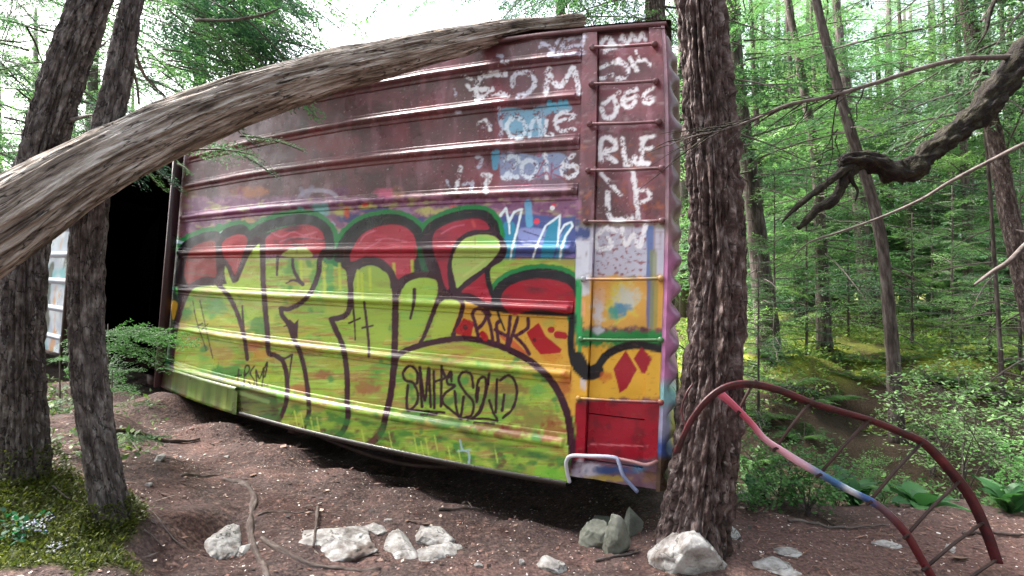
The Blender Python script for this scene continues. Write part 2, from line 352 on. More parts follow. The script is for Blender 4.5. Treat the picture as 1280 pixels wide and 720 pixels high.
for b_ in [(322, 408, 16, 18, (60, 126, 64)), (232, 392, 12, 10, (72, 140, 80)), (268, 384, 18, 14, (86, 150, 86)), (285, 465, 30, 12, (46, 122, 60)), (322, 432, 16, 8, (168, 78, 56)), (330, 442, 20, 9, (206, 142, 56)), (404, 468, 20, 6, (160, 84, 62)), (458, 484, 22, 10, (158, 92, 66)),
           (375, 486, 14, 8, (164, 70, 58)), (395, 350, 9, 26, (86, 166, 74)), (412, 342, 7, 26, (70, 160, 84)), (365, 335, 12, 14, (98, 152, 80)), (545, 500, 40, 8, (70, 130, 62)), (610, 500, 60, 14, (96, 132, 66)), (640, 540, 44, 9, (128, 44, 48)), (615, 534, 30, 6, (120, 40, 44)),
           (520, 520, 34, 12, (46, 124, 56)), (560, 528, 24, 9, (40, 118, 58)), (668, 520, 30, 20, (130, 128, 64)), (690, 540, 20, 20, (150, 70, 52)), (620, 470, 40, 10, (120, 150, 66)), (640, 486, 34, 8, (140, 100, 66)), (672, 488, 12, 10, (112, 176, 84)), (570, 478, 16, 16, (90, 160, 74)), (468, 400, 20, 30, (170, 180, 70))]:
    blob(*b_[:4], b_[4], .75)
# orange ground of the right part
poly([(574, 378), (625, 385), (660, 388), (720, 386), (721, 500), (712, 520), (700, 490), (676, 458), (640, 436), (600, 424), (566, 420)], (212, 160, 62), .96, 1.5)
for b_ in [(688, 404, 10, 7, (168, 164, 74)), (690, 448, 14, 10, (206, 128, 50)), (706, 480, 10, 20, (176, 80, 46)), (694, 424, 10, 8, (190, 156, 70)), (600, 396, 10, 9, (222, 176, 92))]: blob(*b_[:4], b_[4], .7)
GREEN, BLK, MAR, RED = (22, 128, 62), (22, 18, 28), (58, 20, 38), (158, 22, 44)
# green halo, black rim
top = [(219, 352), (222, 328), (232, 309), (250, 299), (268, 295), (275, 300), (286, 291), (302, 287), (312, 296), (325, 287), (345, 279), (372, 274), (394, 277), (408, 289), (412, 306), (412, 318)]
top2 = [(424, 322), (428, 308), (440, 291), (458, 279), (484, 274), (505, 277), (520, 288), (526, 300), (531, 296), (540, 284), (560, 274), (586, 268), (606, 270), (616, 281), (619, 294)]
top3 = [(619, 372), (628, 358), (645, 348), (672, 342), (700, 345), (718, 356), (723, 374), (721, 398)]
for t_ in (top, top2, top3): stroke(t_, 24, GREEN, 1, 1.2, wob=1.2)
stroke([(216, 298), (216, 330), (218, 350), (224, 372)], 15, (26, 122, 66), 1, 1.5); stroke([(213, 300), (222, 302), (231, 304)], 4, (190, 214, 236), .9)
stroke([(210, 298), (213, 312)], 3, (190, 210, 236), .8); stroke([(214, 320), (212, 346), (216, 362), (223, 374)], 2.2, (170, 206, 230), .7); stroke([(222, 322), (221, 350), (222, 368)], 3, (110, 190, 90), .7)
for x, y, r in [(274, 287, 4), (275, 291, 5), (300, 283, 3)]: stroke([(x, y - 4), (x, y)], r * 2, GREEN)
stroke([(274, 292), (278, 289)], 2, (200, 225, 220), .8)
for t_ in (top, top2, top3): stroke(t_, 13, BLK, 1, 1.0, wob=.8)
poly([(222, 345), (224, 322), (236, 306), (268, 297), (290, 296), (310, 296), (330, 292), (372, 280), (400, 284), (410, 300), (408, 318), (396, 318), (340, 318), (322, 312), (300, 350), (270, 356), (236, 362), (224, 380)], (38, 20, 30), 1, 1)
poly([(424, 318), (440, 296), (484, 276), (514, 284), (526, 302), (530, 330), (524, 345), (494, 362), (434, 340)], (40, 20, 32), 1, 1)
poly([(524, 306), (534, 292), (560, 278), (600, 270), (616, 284), (628, 296), (634, 310), (628, 326), (612, 340), (622, 385), (606, 386), (570, 372), (556, 374), (546, 350), (530, 346)], (52, 24, 42), 1, 1)
poly([(618, 376), (634, 356), (672, 346), (706, 350), (721, 372), (720, 392), (704, 396), (622, 390)], (34, 18, 30), 1, 1)
stroke([(524, 312), (530, 335), (536, 346)], 7, (24, 92, 56), .9, 2)
# red tops
R1 = [(231, 347), (232, 327), (239, 311), (251, 304), (264, 301), (271, 305), (271.5, 324), (270, 345), (258, 350), (240, 358)]
R2 = [(277, 308), (280, 301), (289, 295), (300, 293), (308, 296), (308, 306), (303, 322), (294.5, 345), (289, 337), (281, 325)]
R3 = [(331, 317), (331, 300), (342, 290), (360, 284), (378, 281), (393, 283), (403, 291), (406, 304), (404, 316), (380, 318), (350, 318)]
R4 = [(436, 326), (442, 308), (452, 294), (467, 285), (484, 281), (502, 282), (514, 290), (519.5, 302), (521, 318), (516, 330), (513, 342), (498, 349), (489, 335), (480, 329), (464, 323), (449, 325)]
R5 = [(541, 296), (547, 287), (562, 279), (584, 274), (600, 274), (608, 279), (610, 287), (589, 288), (573, 298), (564, 313), (559, 335), (561, 362), (555, 355), (549, 333), (542, 315)]
R6 = [(576, 366), (596, 349), (608, 341), (611, 356), (614, 377), (602, 375), (590, 370)]
R7 = [(626, 374), (630, 364), (640, 356), (658, 350), (682, 348.5), (704, 353), (715, 361), (718.5, 373), (719, 389), (704, 392), (680, 388), (658, 389), (642, 394), (630, 384)]
for P_, c_, m_ in [(R1, (140, 34, 38), (110, 50, 44)), (R2, RED, (190, 44, 58)), (R3, (172, 24, 52), (70, 20, 40)), (R4, (176, 30, 58), (196, 60, 84)), (R5, (164, 38, 62), (130, 30, 54)), (R6, (160, 30, 50), (190, 60, 80)), (R7, (156, 18, 40), (110, 30, 44))]:
    poly(P_, c_, 1, 1, mott=m_)
for P_ in [[(340, 291), (352, 296), (366, 290), (380, 294), (396, 290)], [(350, 302), (372, 296), (402, 299)], [(449, 304), (456, 294), (470, 288)], [(455, 312), (470, 304), (476, 300)], [(552, 292), (566, 284), (580, 281)], [(470, 300), (486, 298), (508, 302)]]:
    stroke(P_, 2, (214, 110, 136), .55, 1.5)
stroke([(344, 302), (352, 312), (362, 298), (372, 310)], 5, (66, 16, 34), .5, 3); stroke([(591, 277), (593, 283)], 4, (210, 90, 90), .6, 2)
# lime shapes in front
LIME = (164, 190, 72)
poly([(353, 320), (360, 312.5), (373, 309), (384, 311), (391, 319), (384, 322)], (184, 192, 110), 1, 1)
poly([(567, 318), (573, 307), (582, 298), (598, 293.5), (613, 294), (622, 299), (625, 309), (621, 318), (607, 333), (584, 349), (572, 360), (569, 351), (565, 333)], (166, 192, 98), 1, 1, mott=(180, 180, 100))
stroke([(600, 300), (618, 304)], 8, (120, 196, 100), .6, 4); stroke([(580, 345), (606, 326)], 3, (196, 206, 120), .6, 2)
poly([(503, 372), (505, 358), (515, 350), (530, 347), (543, 350), (546, 358), (542, 374), (534, 396), (524, 420), (505, 425), (500, 400)], (160, 190, 72), 1, 1, mott=(120, 186, 90))
poly([(545, 398), (553, 378), (562, 375), (573, 378), (574, 386), (568, 404), (561, 419), (540, 424)], (170, 190, 72), 1, 1)
poly([(441, 352), (446, 340), (456, 333), (467, 332), (478, 338), (487, 350), (488, 400), (470, 440), (440, 420)], (162, 190, 70), .85, 1, mott=(150, 160, 70))
poly([(282, 332), (294, 356), (310, 322), (325, 304), (325, 330), (327, 380), (312, 400), (302, 372), (290, 366), (282, 350)], LIME, 1, 1, mott=(176, 160, 80))
for x, y0, y1 in [(447, 338, 365), (452, 342, 372), (462, 336, 362), (376, 326, 360), (492, 330, 346), (515, 326, 344), (405, 340, 366), (424, 330, 360)]: stroke([(x, y0), (x + 1, y1)], 3.5, (196, 210, 60), .7, 2)
# dark outlines
for P_, w_, tp in [
    ([(213, 480), (214, 448), (218, 415), (224, 391), (231, 371), (241, 357), (255.6, 349.5), (267, 350.5), (277, 360), (287, 372), (295, 388), (300, 402), (305.6, 424), (309, 449)], 6.5, (1.3, .75)),
    ([(302.7, 382), (304, 402), (305, 418)], 3, (.8, 1)), ([(273, 300), (274, 330), (276, 352)], 8, None), ([(281, 326), (288, 338), (294.5, 350)], 5, None), ([(294.5, 350), (303, 330), (311, 310), (322, 300)], 7, (.8, 1.3)),
    ([(328, 300), (328.5, 330), (329, 351), (331, 380), (334, 413), (335.6, 440), (344, 444), (353, 451), (358, 467), (359, 491), (355, 512), (347, 527)], 5.6, (1.3, 1)),
    ([(344, 445), (355, 448), (365.5, 443)], 4, (1, .6)), ([(365, 444), (363, 460), (361.5, 475)], 2.6, (1, .4)),
    ([(405, 314), (399.5, 326), (398, 342), (389, 364), (378, 377), (362, 386), (351, 385.6)], 6, (1.2, .9)), ([(351, 386), (353, 395), (360, 404), (366.7, 422), (375.6, 442), (382, 469), (385.6, 498), (385.6, 518), (379, 537)], 6, None),
    ([(365.6, 324), (366.7, 336), (373, 349), (378, 355)], 5, (.7, 1.1)), ([(378, 354.5), (367, 350), (358, 354)], 3.6, (1, .6)), ([(347, 320), (346, 344)], 4, (1.1, .6)),
    ([(402, 321), (413, 315), (428, 312)], 5, None), ([(432, 310), (435.6, 333), (438, 356), (438, 374), (435.6, 389), (428, 396), (415.6, 399)], 7, None),
    ([(414, 399), (420, 413), (428, 431), (432, 451), (434, 473), (434, 500), (435, 520), (429, 538), (418, 548)], 7, None),
    ([(438, 350), (442, 335), (452, 327), (466, 325), (480, 331), (490, 344), (494, 364), (494, 400), (493, 444), (489, 489), (482, 520), (477, 539), (466, 552), (456, 557)], 9, (1, .9)),
    ([(496, 366), (502, 352), (515.6, 345), (533, 343), (547, 347), (551, 358), (549, 371), (544, 384), (538, 400), (531, 418), (525.6, 428)], 7.5, (1.3, .6)),
    ([(549, 376), (556, 371), (569, 372), (578, 378), (576.7, 391), (573, 402), (566.7, 419)], 6, None), ([(575.6, 369), (589, 371), (600, 377), (607, 384), (612, 394)], 7.5, (1, .7)),
    ([(518, 362), (517, 380), (513, 398)], 5, (1, .6)), ([(440, 362), (441, 380), (443, 400), (444, 425)], 3.4, (1.2, .5)), ([(455, 378), (458, 400), (461, 430), (461, 446)], 3.4, None), ([(436, 404), (450, 398)], 2.4, None), ([(453, 410), (466, 407)], 2.4, None),
    ([(493, 462), (497, 445), (515, 435), (545, 427), (579, 423), (607, 427), (636, 437), (662, 451), (682, 468), (695, 485), (704, 503), (711, 525), (715, 560), (716, 603)], 8.5, (.8, 1.2))]:
    stroke(P_, w_, MAR, 1, .9, taper=tp)
stroke([(609, 340), (611, 356), (617, 374), (623, 393), (631, 413)], 7, BLK, 1, .9, taper=(1, .3))
poly([(357, 405), (362, 399), (368, 404), (373, 399), (372, 424), (364, 414)], MAR, 1, .8, False); stroke([(355, 408), (359, 407)], 2, MAR)
for P_ in [[(241, 376), (246, 402), (258, 438)], [(250, 376), (256, 404), (266, 448)], [(246, 408), (253, 404)], [(252, 412), (260, 405)]]: stroke(P_, 1.6, (56, 40, 36), .9)
# reds on orange, small hand tags
poly(cr(540, 360, 4.5, [(530, 250), (600, 195), (640, 270), (730, 345), (720, 365), (610, 375), (560, 310)]), (168, 22, 34), 1, .8, False)
poly(cr(540, 360, 4.5, [(130, 240), (175, 170), (240, 190), (220, 270), (140, 262)]), (170, 30, 36), 1, .8, False); stroke(cr(540, 360, 4.5, [(668, 235), (672, 235)]), 8, (168, 24, 34)); stroke(cr(540, 360, 4.5, [(705, 262), (742, 268)]), 9, (168, 24, 34))
stroke(cr(540, 360, 4.5, [(185, 220), (188, 222)]), 6, (96, 18, 30)); stroke(cr(540, 360, 4.5, [(575, 293), (577, 295)]), 5, (96, 18, 30)); stroke(cr(540, 360, 4.5, [(285, 260), (300, 280)]), 8, (168, 26, 34)); poly(cr(540, 360, 4.5, [(380, 270), (440, 280), (520, 350), (540, 375), (450, 330)]), (200, 72, 56), .8, 1)
T6 = lambda p: cr(540, 360, 4.5, p)
for P_ in [[(262, 280), (240, 190), (228, 140), (265, 115), (305, 150), (290, 195), (252, 235)], [(300, 135), (325, 200), (345, 310)], [(375, 310), (362, 215), (375, 190)], [(355, 235), (410, 265)], [(440, 160), (432, 240), (420, 325)], [(482, 168), (460, 240), (430, 330)], [(540, 172), (538, 225), (470, 270)], [(462, 268), (515, 320), (548, 372)]]:
    stroke(T6(P_), 4.6, (74, 26, 50), 1, .9)
T7 = lambda p: cr(440, 410, 3.6, p)
for P_ in [[(292, 250), (293, 200), (262, 170), (230, 200), (240, 235), (275, 246), (296, 295), (290, 340), (255, 372), (246, 330), (252, 258)], [(305, 175), (308, 260), (315, 355)], [(306, 178), (328, 325), (345, 178), (350, 270), (354, 355)], [(368, 195), (371, 360)], [(404, 172), (400, 352)], [(370, 242), (412, 228)], [(408, 190), (425, 225), (445, 195), (448, 240)]]:
    stroke(T7(P_), 3.6, (52, 20, 34), 1, .8)
for P_ in [[(112, 490), (84, 512), (92, 540), (128, 550), (72, 595), (58, 640), (105, 685), (160, 728)], [(128, 580), (140, 690), (160, 728), (178, 612)], [(232, 560), (222, 490), (180, 470), (150, 515), (185, 585), (232, 640), (222, 715), (160, 735)], [(262, 560), (252, 640), (250, 600), (262, 520), (300, 505), (300, 590), (272, 680), (245, 720)], [(322, 482), (310, 560), (275, 690), (230, 730)], [(366, 515), (362, 600), (358, 700)], [(322, 632), (345, 700), (365, 735)], [(406, 600), (395, 690)], [(385, 520), (430, 490), (468, 530), (476, 600), (452, 680), (400, 730)]]:
    stroke(T6(P_), 3.6, (52, 20, 34), 1, .8)
for P_ in [[(262, 368), (330, 374), (415, 380)], [(308, 388), (380, 388)], [(520, 412), (600, 408), (655, 418)], [(548, 424), (640, 430)]]: stroke(T7(P_), 3, (52, 20, 34), 1, .8)
T4 = lambda p: cr(200, 380, 4.5, p)
for P_ in [[(442, 365), (438, 442)], [(425, 406), (458, 400)], [(472, 462), (478, 362), (496, 345), (502, 372), (476, 405)], [(530, 350), (508, 390), (530, 430), (520, 470), (500, 440)], [(545, 470), (540, 370), (560, 420), (585, 360), (572, 480)], [(570, 400), (604, 328), (590, 410)], [(586, 452), (589, 452)], [(602, 455), (605, 455)]]: stroke(T4(P_), 1.9, (48, 22, 30), 1, .7)
# bottom strip
sill = 476 + (GX - 205) * .345 - np.clip(GX - 330, 0, None) * .115 - np.clip(GX - 520, 0, None) * .06
bz = np.clip((GY - (sill - 26 + np.clip(330 - GX, 0, 200) * .1)) / 5, 0, 1) * (GX < 714) * (GX > 215)
blend(bz * np.clip(cn(22, 12, 3.7) * 1.6 + .25, 0, .8), (58, 124, 56)); blend(bz * np.clip(cn(16, 9, 8.7) * 2 - .5, 0, .8), (146, 176, 62)); blend(bz * np.clip(cn(14, 10, 6.4) * 2 - .5, 0, .8), (104, 70, 56))
for x, y in [(370, 522), (378, 524), (390, 530), (398, 530), (454, 545), (488, 548), (520, 556), (528, 560), (534, 556), (545, 552), (562, 566), (575, 570), (620, 566)]: stroke([(x - 2, y - 8), (x + 2, y + 12)], 1.8, (196, 212, 96), .75)
stroke([(575, 550), (578, 562), (586, 566), (586, 580)], 2.4, (170, 196, 206), .8); stroke([(572, 564), (588, 562)], 2.2, (170, 196, 206), .7)
stroke([(575, 533), (600, 552), (640, 562), (690, 575)], 10, (40, 84, 46), .55, 5); stroke([(676, 588), (700, 596)], 16, (120, 190, 60), .7, 6)
stroke([(206, 300), (205, 380), (205, 460)], 4, (70, 30, 48), .9, 2); poly([(207, 385), (212, 360), (224, 378), (216, 420), (213, 470), (207, 470)], (22, 40, 30), .95, 1.5); poly([(216, 376), (222, 380), (217, 400), (214, 386)], (214, 160, 50), .95, 1)
stroke([(208, 400), (209, 462)], 4, (26, 96, 56), .8, 2)
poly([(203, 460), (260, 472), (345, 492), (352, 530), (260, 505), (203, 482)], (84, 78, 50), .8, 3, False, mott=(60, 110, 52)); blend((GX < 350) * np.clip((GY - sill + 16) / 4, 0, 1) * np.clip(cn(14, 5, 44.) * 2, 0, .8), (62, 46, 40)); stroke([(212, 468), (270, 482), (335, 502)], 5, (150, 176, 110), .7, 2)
# ---- white and blue lettering of the upper half
TA = lambda p: cr(540, 20, 3.272, p)
WH, LAV = (224, 224, 232), (186, 184, 204)
poly(TA([(275, 385), (330, 375), (400, 385), (440, 370), (560, 360), (565, 392), (470, 405), (470, 470), (420, 495), (300, 470), (272, 430)]), (120, 178, 208), .8, 2, dry=.5)
poly(TA([(245, 555), (275, 550), (270, 620), (248, 625)]), (84, 164, 200), .8, 1.5, dry=.4); poly(TA([(285, 560), (360, 560), (420, 570), (520, 560), (560, 590), (540, 650), (470, 665), (300, 665), (278, 620)]), (142, 160, 196), .8, 2.5, dry=.4)
poly(TA([(290, 660), (420, 650), (520, 655), (540, 715), (300, 718)]), (130, 104, 124), .6, 3, dry=.3)
for P_, c_, w_ in [
    ([(300, 240), (240, 238), (190, 262), (180, 310), (185, 345)], WH, 7), ([(190, 340), (240, 318), (308, 322)], WH, 6.5), ([(200, 300), (245, 300)], WH, 6), ([(140, 280), (160, 300), (180, 290)], WH, 4), ([(135, 250), (175, 262)], WH, 4),
    ([(330, 285), (335, 245), (375, 228), (412, 250), (418, 285), (390, 315), (352, 328)], (206, 204, 216), 6.5), ([(466, 315), (470, 265), (480, 215)], WH, 6.5), ([(470, 225), (520, 288), (578, 212)], WH, 6.5), ([(578, 212), (592, 262), (602, 315)], WH, 6.5),
    ([(448, 110), (492, 135), (478, 160)], LAV, 5), ([(525, 90), (500, 130), (490, 165)], LAV, 4), ([(545, 95), (528, 130), (515, 165)], LAV, 5), ([(545, 98), (590, 88), (628, 84)], LAV, 4.5), ([(530, 132), (615, 118)], LAV, 4.5), ([(500, 165), (545, 158), (625, 150)], LAV, 4), ([(622, 84), (606, 155)], LAV, 4.5), ([(440, 125), (470, 120)], LAV, 3.5),
    ([(322, 420), (305, 460), (330, 496), (372, 490), (380, 440), (345, 415), (322, 425)], (206, 218, 230), 5.5), ([(400, 490), (412, 430), (438, 425), (446, 490)], (196, 212, 228), 5), ([(470, 430), (462, 480), (490, 485)], WH, 5),
    ([(505, 432), (580, 415), (560, 395), (520, 400), (503, 440), (525, 470), (580, 462)], WH, 5.5), ([(275, 375), (285, 470), (270, 515)], LAV, 4), ([(190, 440), (220, 428), (238, 465)], WH, 4.5), ([(205, 455), (240, 448)], LAV, 3.5),
    ([(300, 590), (330, 570), (352, 590), (318, 640), (290, 662), (345, 658)], (206, 216, 230), 6), ([(372, 600), (368, 640), (400, 662), (428, 640), (425, 605), (395, 590), (372, 605)], (210, 218, 230), 5.5), ([(462, 568), (470, 660)], WH, 6), ([(578, 568), (540, 600), (532, 640), (560, 660), (592, 640), (584, 612), (545, 618)], WH, 6),
    ([(185, 575), (205, 585), (190, 620)], LAV, 4), ([(115, 620), (110, 660), (100, 705)], WH, 5), ([(210, 650), (238, 655), (222, 685), (220, 718)], WH, 6), ([(130, 690), (165, 680), (160, 710)], LAV, 4.5), ([(60, 670), (70, 700)], LAV, 3), ([(290, 185), (305, 190)], WH, 6), ([(270, 160), (285, 165)], LAV, 5), ([(100, 392), (115, 395)], LAV, 4), ([(92, 300), (98, 325)], LAV, 3)]:
    stroke(TA(P_), w_, c_, .95, 1.6, wob=1.8, dry=.66)
for P_ in [[(432, 575), (445, 572), (440, 562), (430, 568)], [(458, 590), (430, 655), (470, 640), (480, 665)], [(490, 600), (486, 665)], [(530, 610), (488, 640), (545, 665)], [(340, 690), (400, 690)], [(360, 705), (345, 720)]]: stroke(TA(P_), 1.8, (150, 66, 92), .9, 1)
for x, y in [(480, 353), (500, 360), (525, 350), (548, 352)]: stroke(TA([(x, y), (x, y + 16)]), 6, (90, 176, 210), .9, 1, dry=.3)
# ---- ladder bay
bay = (GX > 719) & (GX < 836)
def bayfill(y0, y1, col, x0=719, x1=836, a=1, z=0.): blend((bay & (GX > x0) & (GX < x1)) * np.clip((GY - y0 + n3 * 6) / 5, 0, 1) * np.clip((y1 - GY + n3 * 6) / 5, 0, 1) * a, col)
blend(bay * np.clip(cn(12, 12, 4.7) * 2 - .6, 0, .7) * (GY > 180) * (GY < 280), (150, 82, 56)); blend(bay * np.clip(cn(18, 6, 4.1) * 2 - .8, 0, .7) * (GY < 280), (150, 126, 130))
bayfill(280, 350, (188, 188, 206), a=.85); blend(bay * (GY > 290) * (GY < 346) * np.clip(cn(6, 5, 3.9) * 3 - .6, 0, .9) * (GX > 745) * (GX < 808), (132, 74, 78))
bayfill(276, 286, (110, 100, 64), a=.7); bayfill(284, 300, (60, 74, 128), 719, 737); bayfill(344, 412, (200, 150, 70)); blob(776, 376, 28, 30, (196, 184, 70), .9); blob(784, 372, 20, 18, (176, 178, 180), .8); blob(776, 388, 14, 10, (46, 116, 150), .9); blob(766, 392, 8, 10, (54, 140, 120), .8); blob(748, 380, 10, 28, (196, 196, 206), .8)
blob(752, 365, 14, 22, (214, 150, 76), .7); bayfill(280, 412, (52, 88, 150), 808, 817, .8); bayfill(310, 412, (126, 132, 72), 812, 822, .7); bayfill(412, 440, (34, 120, 60)); bayfill(430, 502, (212, 162, 54)); blob(748, 414, 8, 6, (190, 190, 200), .8)
poly([(721, 380), (728, 376), (728, 430), (722, 440)], (34, 140, 76), .95, 1); bayfill(300, 372, (200, 202, 214), 719, 737, .9); bayfill(345, 420, (40, 150, 84), 719, 727); bayfill(372, 400, (230, 160, 120), 727, 731, .7); bayfill(460, 490, (196, 190, 200), 726, 733, .8)
stroke([(716, 395), (714, 430), (718, 455), (728, 466), (744, 462), (756, 446), (772, 436), (795, 431), (826, 436)], 15, (20, 20, 26), 1, 1.4, taper=(.6, .7)); stroke([(722, 448), (732, 466), (746, 464)], 18, (20, 20, 26), 1, 1.4)
poly(cr(640, 380, 3.273, [(415, 265), (465, 190), (512, 268), (470, 345), (440, 365), (432, 330)]), (150, 24, 40), 1, .9, False); poly(cr(640, 380, 3.273, [(497, 225), (530, 175), (572, 225), (545, 285), (530, 280)]), (150, 24, 40), 1, .9, False); blob(757, 472, 10, 8, (190, 90, 40), .7)
bayfill(499, 577, (148, 16, 38)); blend(bay * (GY > 500) * (GY < 575) * np.clip(cn(18, 18, 2.1) * 1.6, 0, .6), (100, 20, 34)); stroke([(738, 555), (810, 558)], 1.6, (214, 110, 120), .8)
bayfill(574, 625, (96, 70, 84)); blob(736, 588, 18, 15, (186, 180, 194), .9); blob(722, 590, 10, 14, (150, 140, 156), .8); blob(762, 588, 34, 6, (36, 66, 116), .9); blob(756, 598, 36, 5, (150, 128, 56), .85); blob(800, 584, 14, 7, (50, 90, 120), .8); blob(812, 596, 12, 10, (116, 84, 60), .8)
TB = lambda p: cr(700, 20, 4.5, p); TC = lambda p: cr(600, 200, 3.6, p)
for P_, w_ in [(TB([(232, 150), (262, 122), (285, 140), (255, 205)]), 6), (TB([(255, 205), (290, 150), (330, 182), (350, 112)]), 5), (TB([(350, 112), (382, 150), (405, 102)]), 5), (TB([(405, 102), (440, 142), (462, 98), (480, 132)]), 5), (TB([(250, 190), (320, 178)]), 4),
               (TB([(222, 292), (280, 268), (335, 240)]), 4.5), (TB([(228, 352), (262, 340), (292, 332)]), 5), (TB([(300, 262), (350, 262), (382, 295), (365, 340), (318, 355)]), 5.5), (TB([(396, 238), (412, 275), (432, 308)]), 5), (TB([(430, 202), (445, 255)]), 4.5), (TB([(405, 270), (470, 245), (510, 282)]), 4),
               (TB([(240, 500), (290, 460), (336, 430)]), 5), (TB([(306, 470), (322, 515), (298, 562), (258, 572), (232, 522)]), 6), (TB([(432, 412), (372, 432), (350, 480), (385, 515), (425, 482)]), 5.5), (TB([(360, 478), (436, 448)]), 4.5), (TB([(520, 402), (472, 445), (468, 482), (505, 490), (526, 465), (495, 460)]), 5),
               (TA([(690, 592), (692, 508), (738, 505), (748, 540), (700, 560), (748, 594)]), 6.5), (TA([(778, 502), (792, 588), (832, 578)]), 6), (TA([(862, 500), (856, 592)]), 6), (TA([(862, 502), (905, 492)]), 5), (TA([(856, 545), (900, 538)]), 5), (TA([(795, 606), (880, 600)]), 5.5), (TA([(800, 595), (830, 592)]), 5),
               (TC([(545, 60), (590, 110), (632, 158)]), 5), (TC([(685, 45), (700, 140), (712, 262)]), 6), (TC([(650, 22), (760, 15)]), 5), (TC([(700, 135), (752, 138), (764, 170), (722, 192)]), 5), (TC([(572, 145), (588, 262), (682, 260)]), 6.5),
               (TC([(612, 318), (562, 308), (520, 350), (532, 398), (592, 388), (580, 350)]), 6), (TC([(640, 308), (655, 382), (692, 338), (715, 392), (748, 285)]), 6)]:
    stroke(P_, w_, (230, 228, 234), .97, 1.6, wob=1.8, dry=.6)
# rust bleeding and grime, scratches over everything on the main side
blend(np.clip(cn(4, 30, 21.0) * 2.2 - 1.15, 0, .45) * (GX > 195) * (GY < 330), (96, 52, 42)); blend(np.clip(cn(2.2, 2.2, 31.0) * 3 - 2.0, 0, .7), (60, 38, 36)); blend(np.clip(cn(30, 1.3, 33.0) * 2.4 - 1.35, 0, .35), (120, 90, 70))
def paint_at(px, py):
    x = np.clip((np.asarray(px) - KX0) * KS, 0, KW - 1.001); y = np.clip((np.asarray(py) - KY0) * KS, 0, KH - 1.001)
    i = x.astype(int); j = y.astype(int); fx = (x - i)[..., None]; fy = (y - j)[..., None]
    return (CAN[j, i] * (1 - fx) + CAN[j, i + 1] * fx) * (1 - fy) + (CAN[j + 1, i] * (1 - fx) + CAN[j + 1, i + 1] * fx) * fy

# ------------------------------------------------------------------ the boxcar
C0 = np.array([.52534, 3.5, EYE + 1.74374]); AX = np.array([.88332, -.46770, -.03169]); BX = np.array([-.03814, -.00432, -.99926]); NX = -np.array([.46722, .88388, -.02165])
PC = np.array([[-0.02454, 0.02901, -0.01354, 0.00182, 0.9511, 0.07797, -0.01417, -0.04076, 0.00318, -0.00874], [-0.01247, 0.70718, 0.12829, -0.01896, 0.10309, -0.05854, 0.00317, 0.02526, -0.01136, 0.00047]])  # cubic fitted to the image's barrel distortion, bends the flat car side
SL = -4.93
def barrel_bend(s, h):
    """the wreck's side sheet is swollen: plan position (s along, h down) to the sheet's own axes"""
    s = np.asarray(s, float); h = np.asarray(h, float) + 0 * s; s = s + 0 * h
    def ev(s_): return [sum(c * s_ ** i * h ** j for c, (i, j) in zip(p, [(i, j) for i in range(4) for j in range(4 - i)])) for p in PC]
    sc_ = np.clip(s, SL, None); S, H = ev(sc_); S2, H2 = ev(np.full_like(s, SL + 1.2)); S1, H1 = ev(np.full_like(s, SL))
    e = s - sc_
    return S + e * .94, H + e * (H2 - H1) / 1.2 * .55
def CP(s, h, off=0.0):
    S, H = barrel_bend(s, h); off = np.asarray(off, float) + 0 * S
    return C0 + S[..., None] * AX + H[..., None] * BX + off[..., None] * NX
def proj(P): return 640 + P[..., 0] / P[..., 1] * 640, 360 - (P[..., 2] - EYE) / P[..., 1] * 640
HR = [0.0, .22465, .57586, .93105, 1.30401, 1.71693, 2.13559, 2.57832, 3.06201, 3.33681]
SR = .575
def s_samples(s0, s1, step):
    ss = np.linspace(s0, s1, 600); px, _ = proj(CP(ss, np.full_like(ss, 1.7))); n = max(4, int(abs(px[-1] - px[0]) / step))
    return np.interp(np.linspace(px[0], px[-1], n), px, ss)
car = empty('boxcar', CP(-5.0, 3.5, -1.45)); tag(car, 'wrecked maroon boxcar covered in green and red graffiti, pinned against a tree', 'boxcar')
def sheet(name, ss, hh, off, parent=car, mat=None, col=None, fold=.0):
    """painted sheet with thin turned edges"""
    S_, H_ = np.meshgrid(ss, hh); P = CP(S_, H_, off); px, py = proj(P)
    c = paint_at(px, py) if col is None else np.broadcast_to(col, P.shape)
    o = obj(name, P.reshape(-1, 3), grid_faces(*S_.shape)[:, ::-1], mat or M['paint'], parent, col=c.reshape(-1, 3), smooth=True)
    return o
STEP = 1.05
SS = s_samples(SL, -.012, STEP)
def dent(S_, H_): return .012 * fbm(np.stack([S_ * .9, H_ * 1.1, S_ * 0 + 3], -1), 2) + .004 * fbm(np.stack([S_ * 4, H_ * 5, S_ * 0 + 9], -1), 2)
for i in range(9):                                                   # nine pressed sheets between the ribs
    h0, h1 = HR[i], HR[i + 1]; n = int((h1 - h0) * 175 / STEP) + 2
    hh = np.linspace(h0, h1, n); S_, H_ = np.meshgrid(SS, hh); off = dent(S_, H_)
    if i == 8: off = off + .02 * (H_ > h0 + .01)
    sheet('side_panel', SS, hh, off)
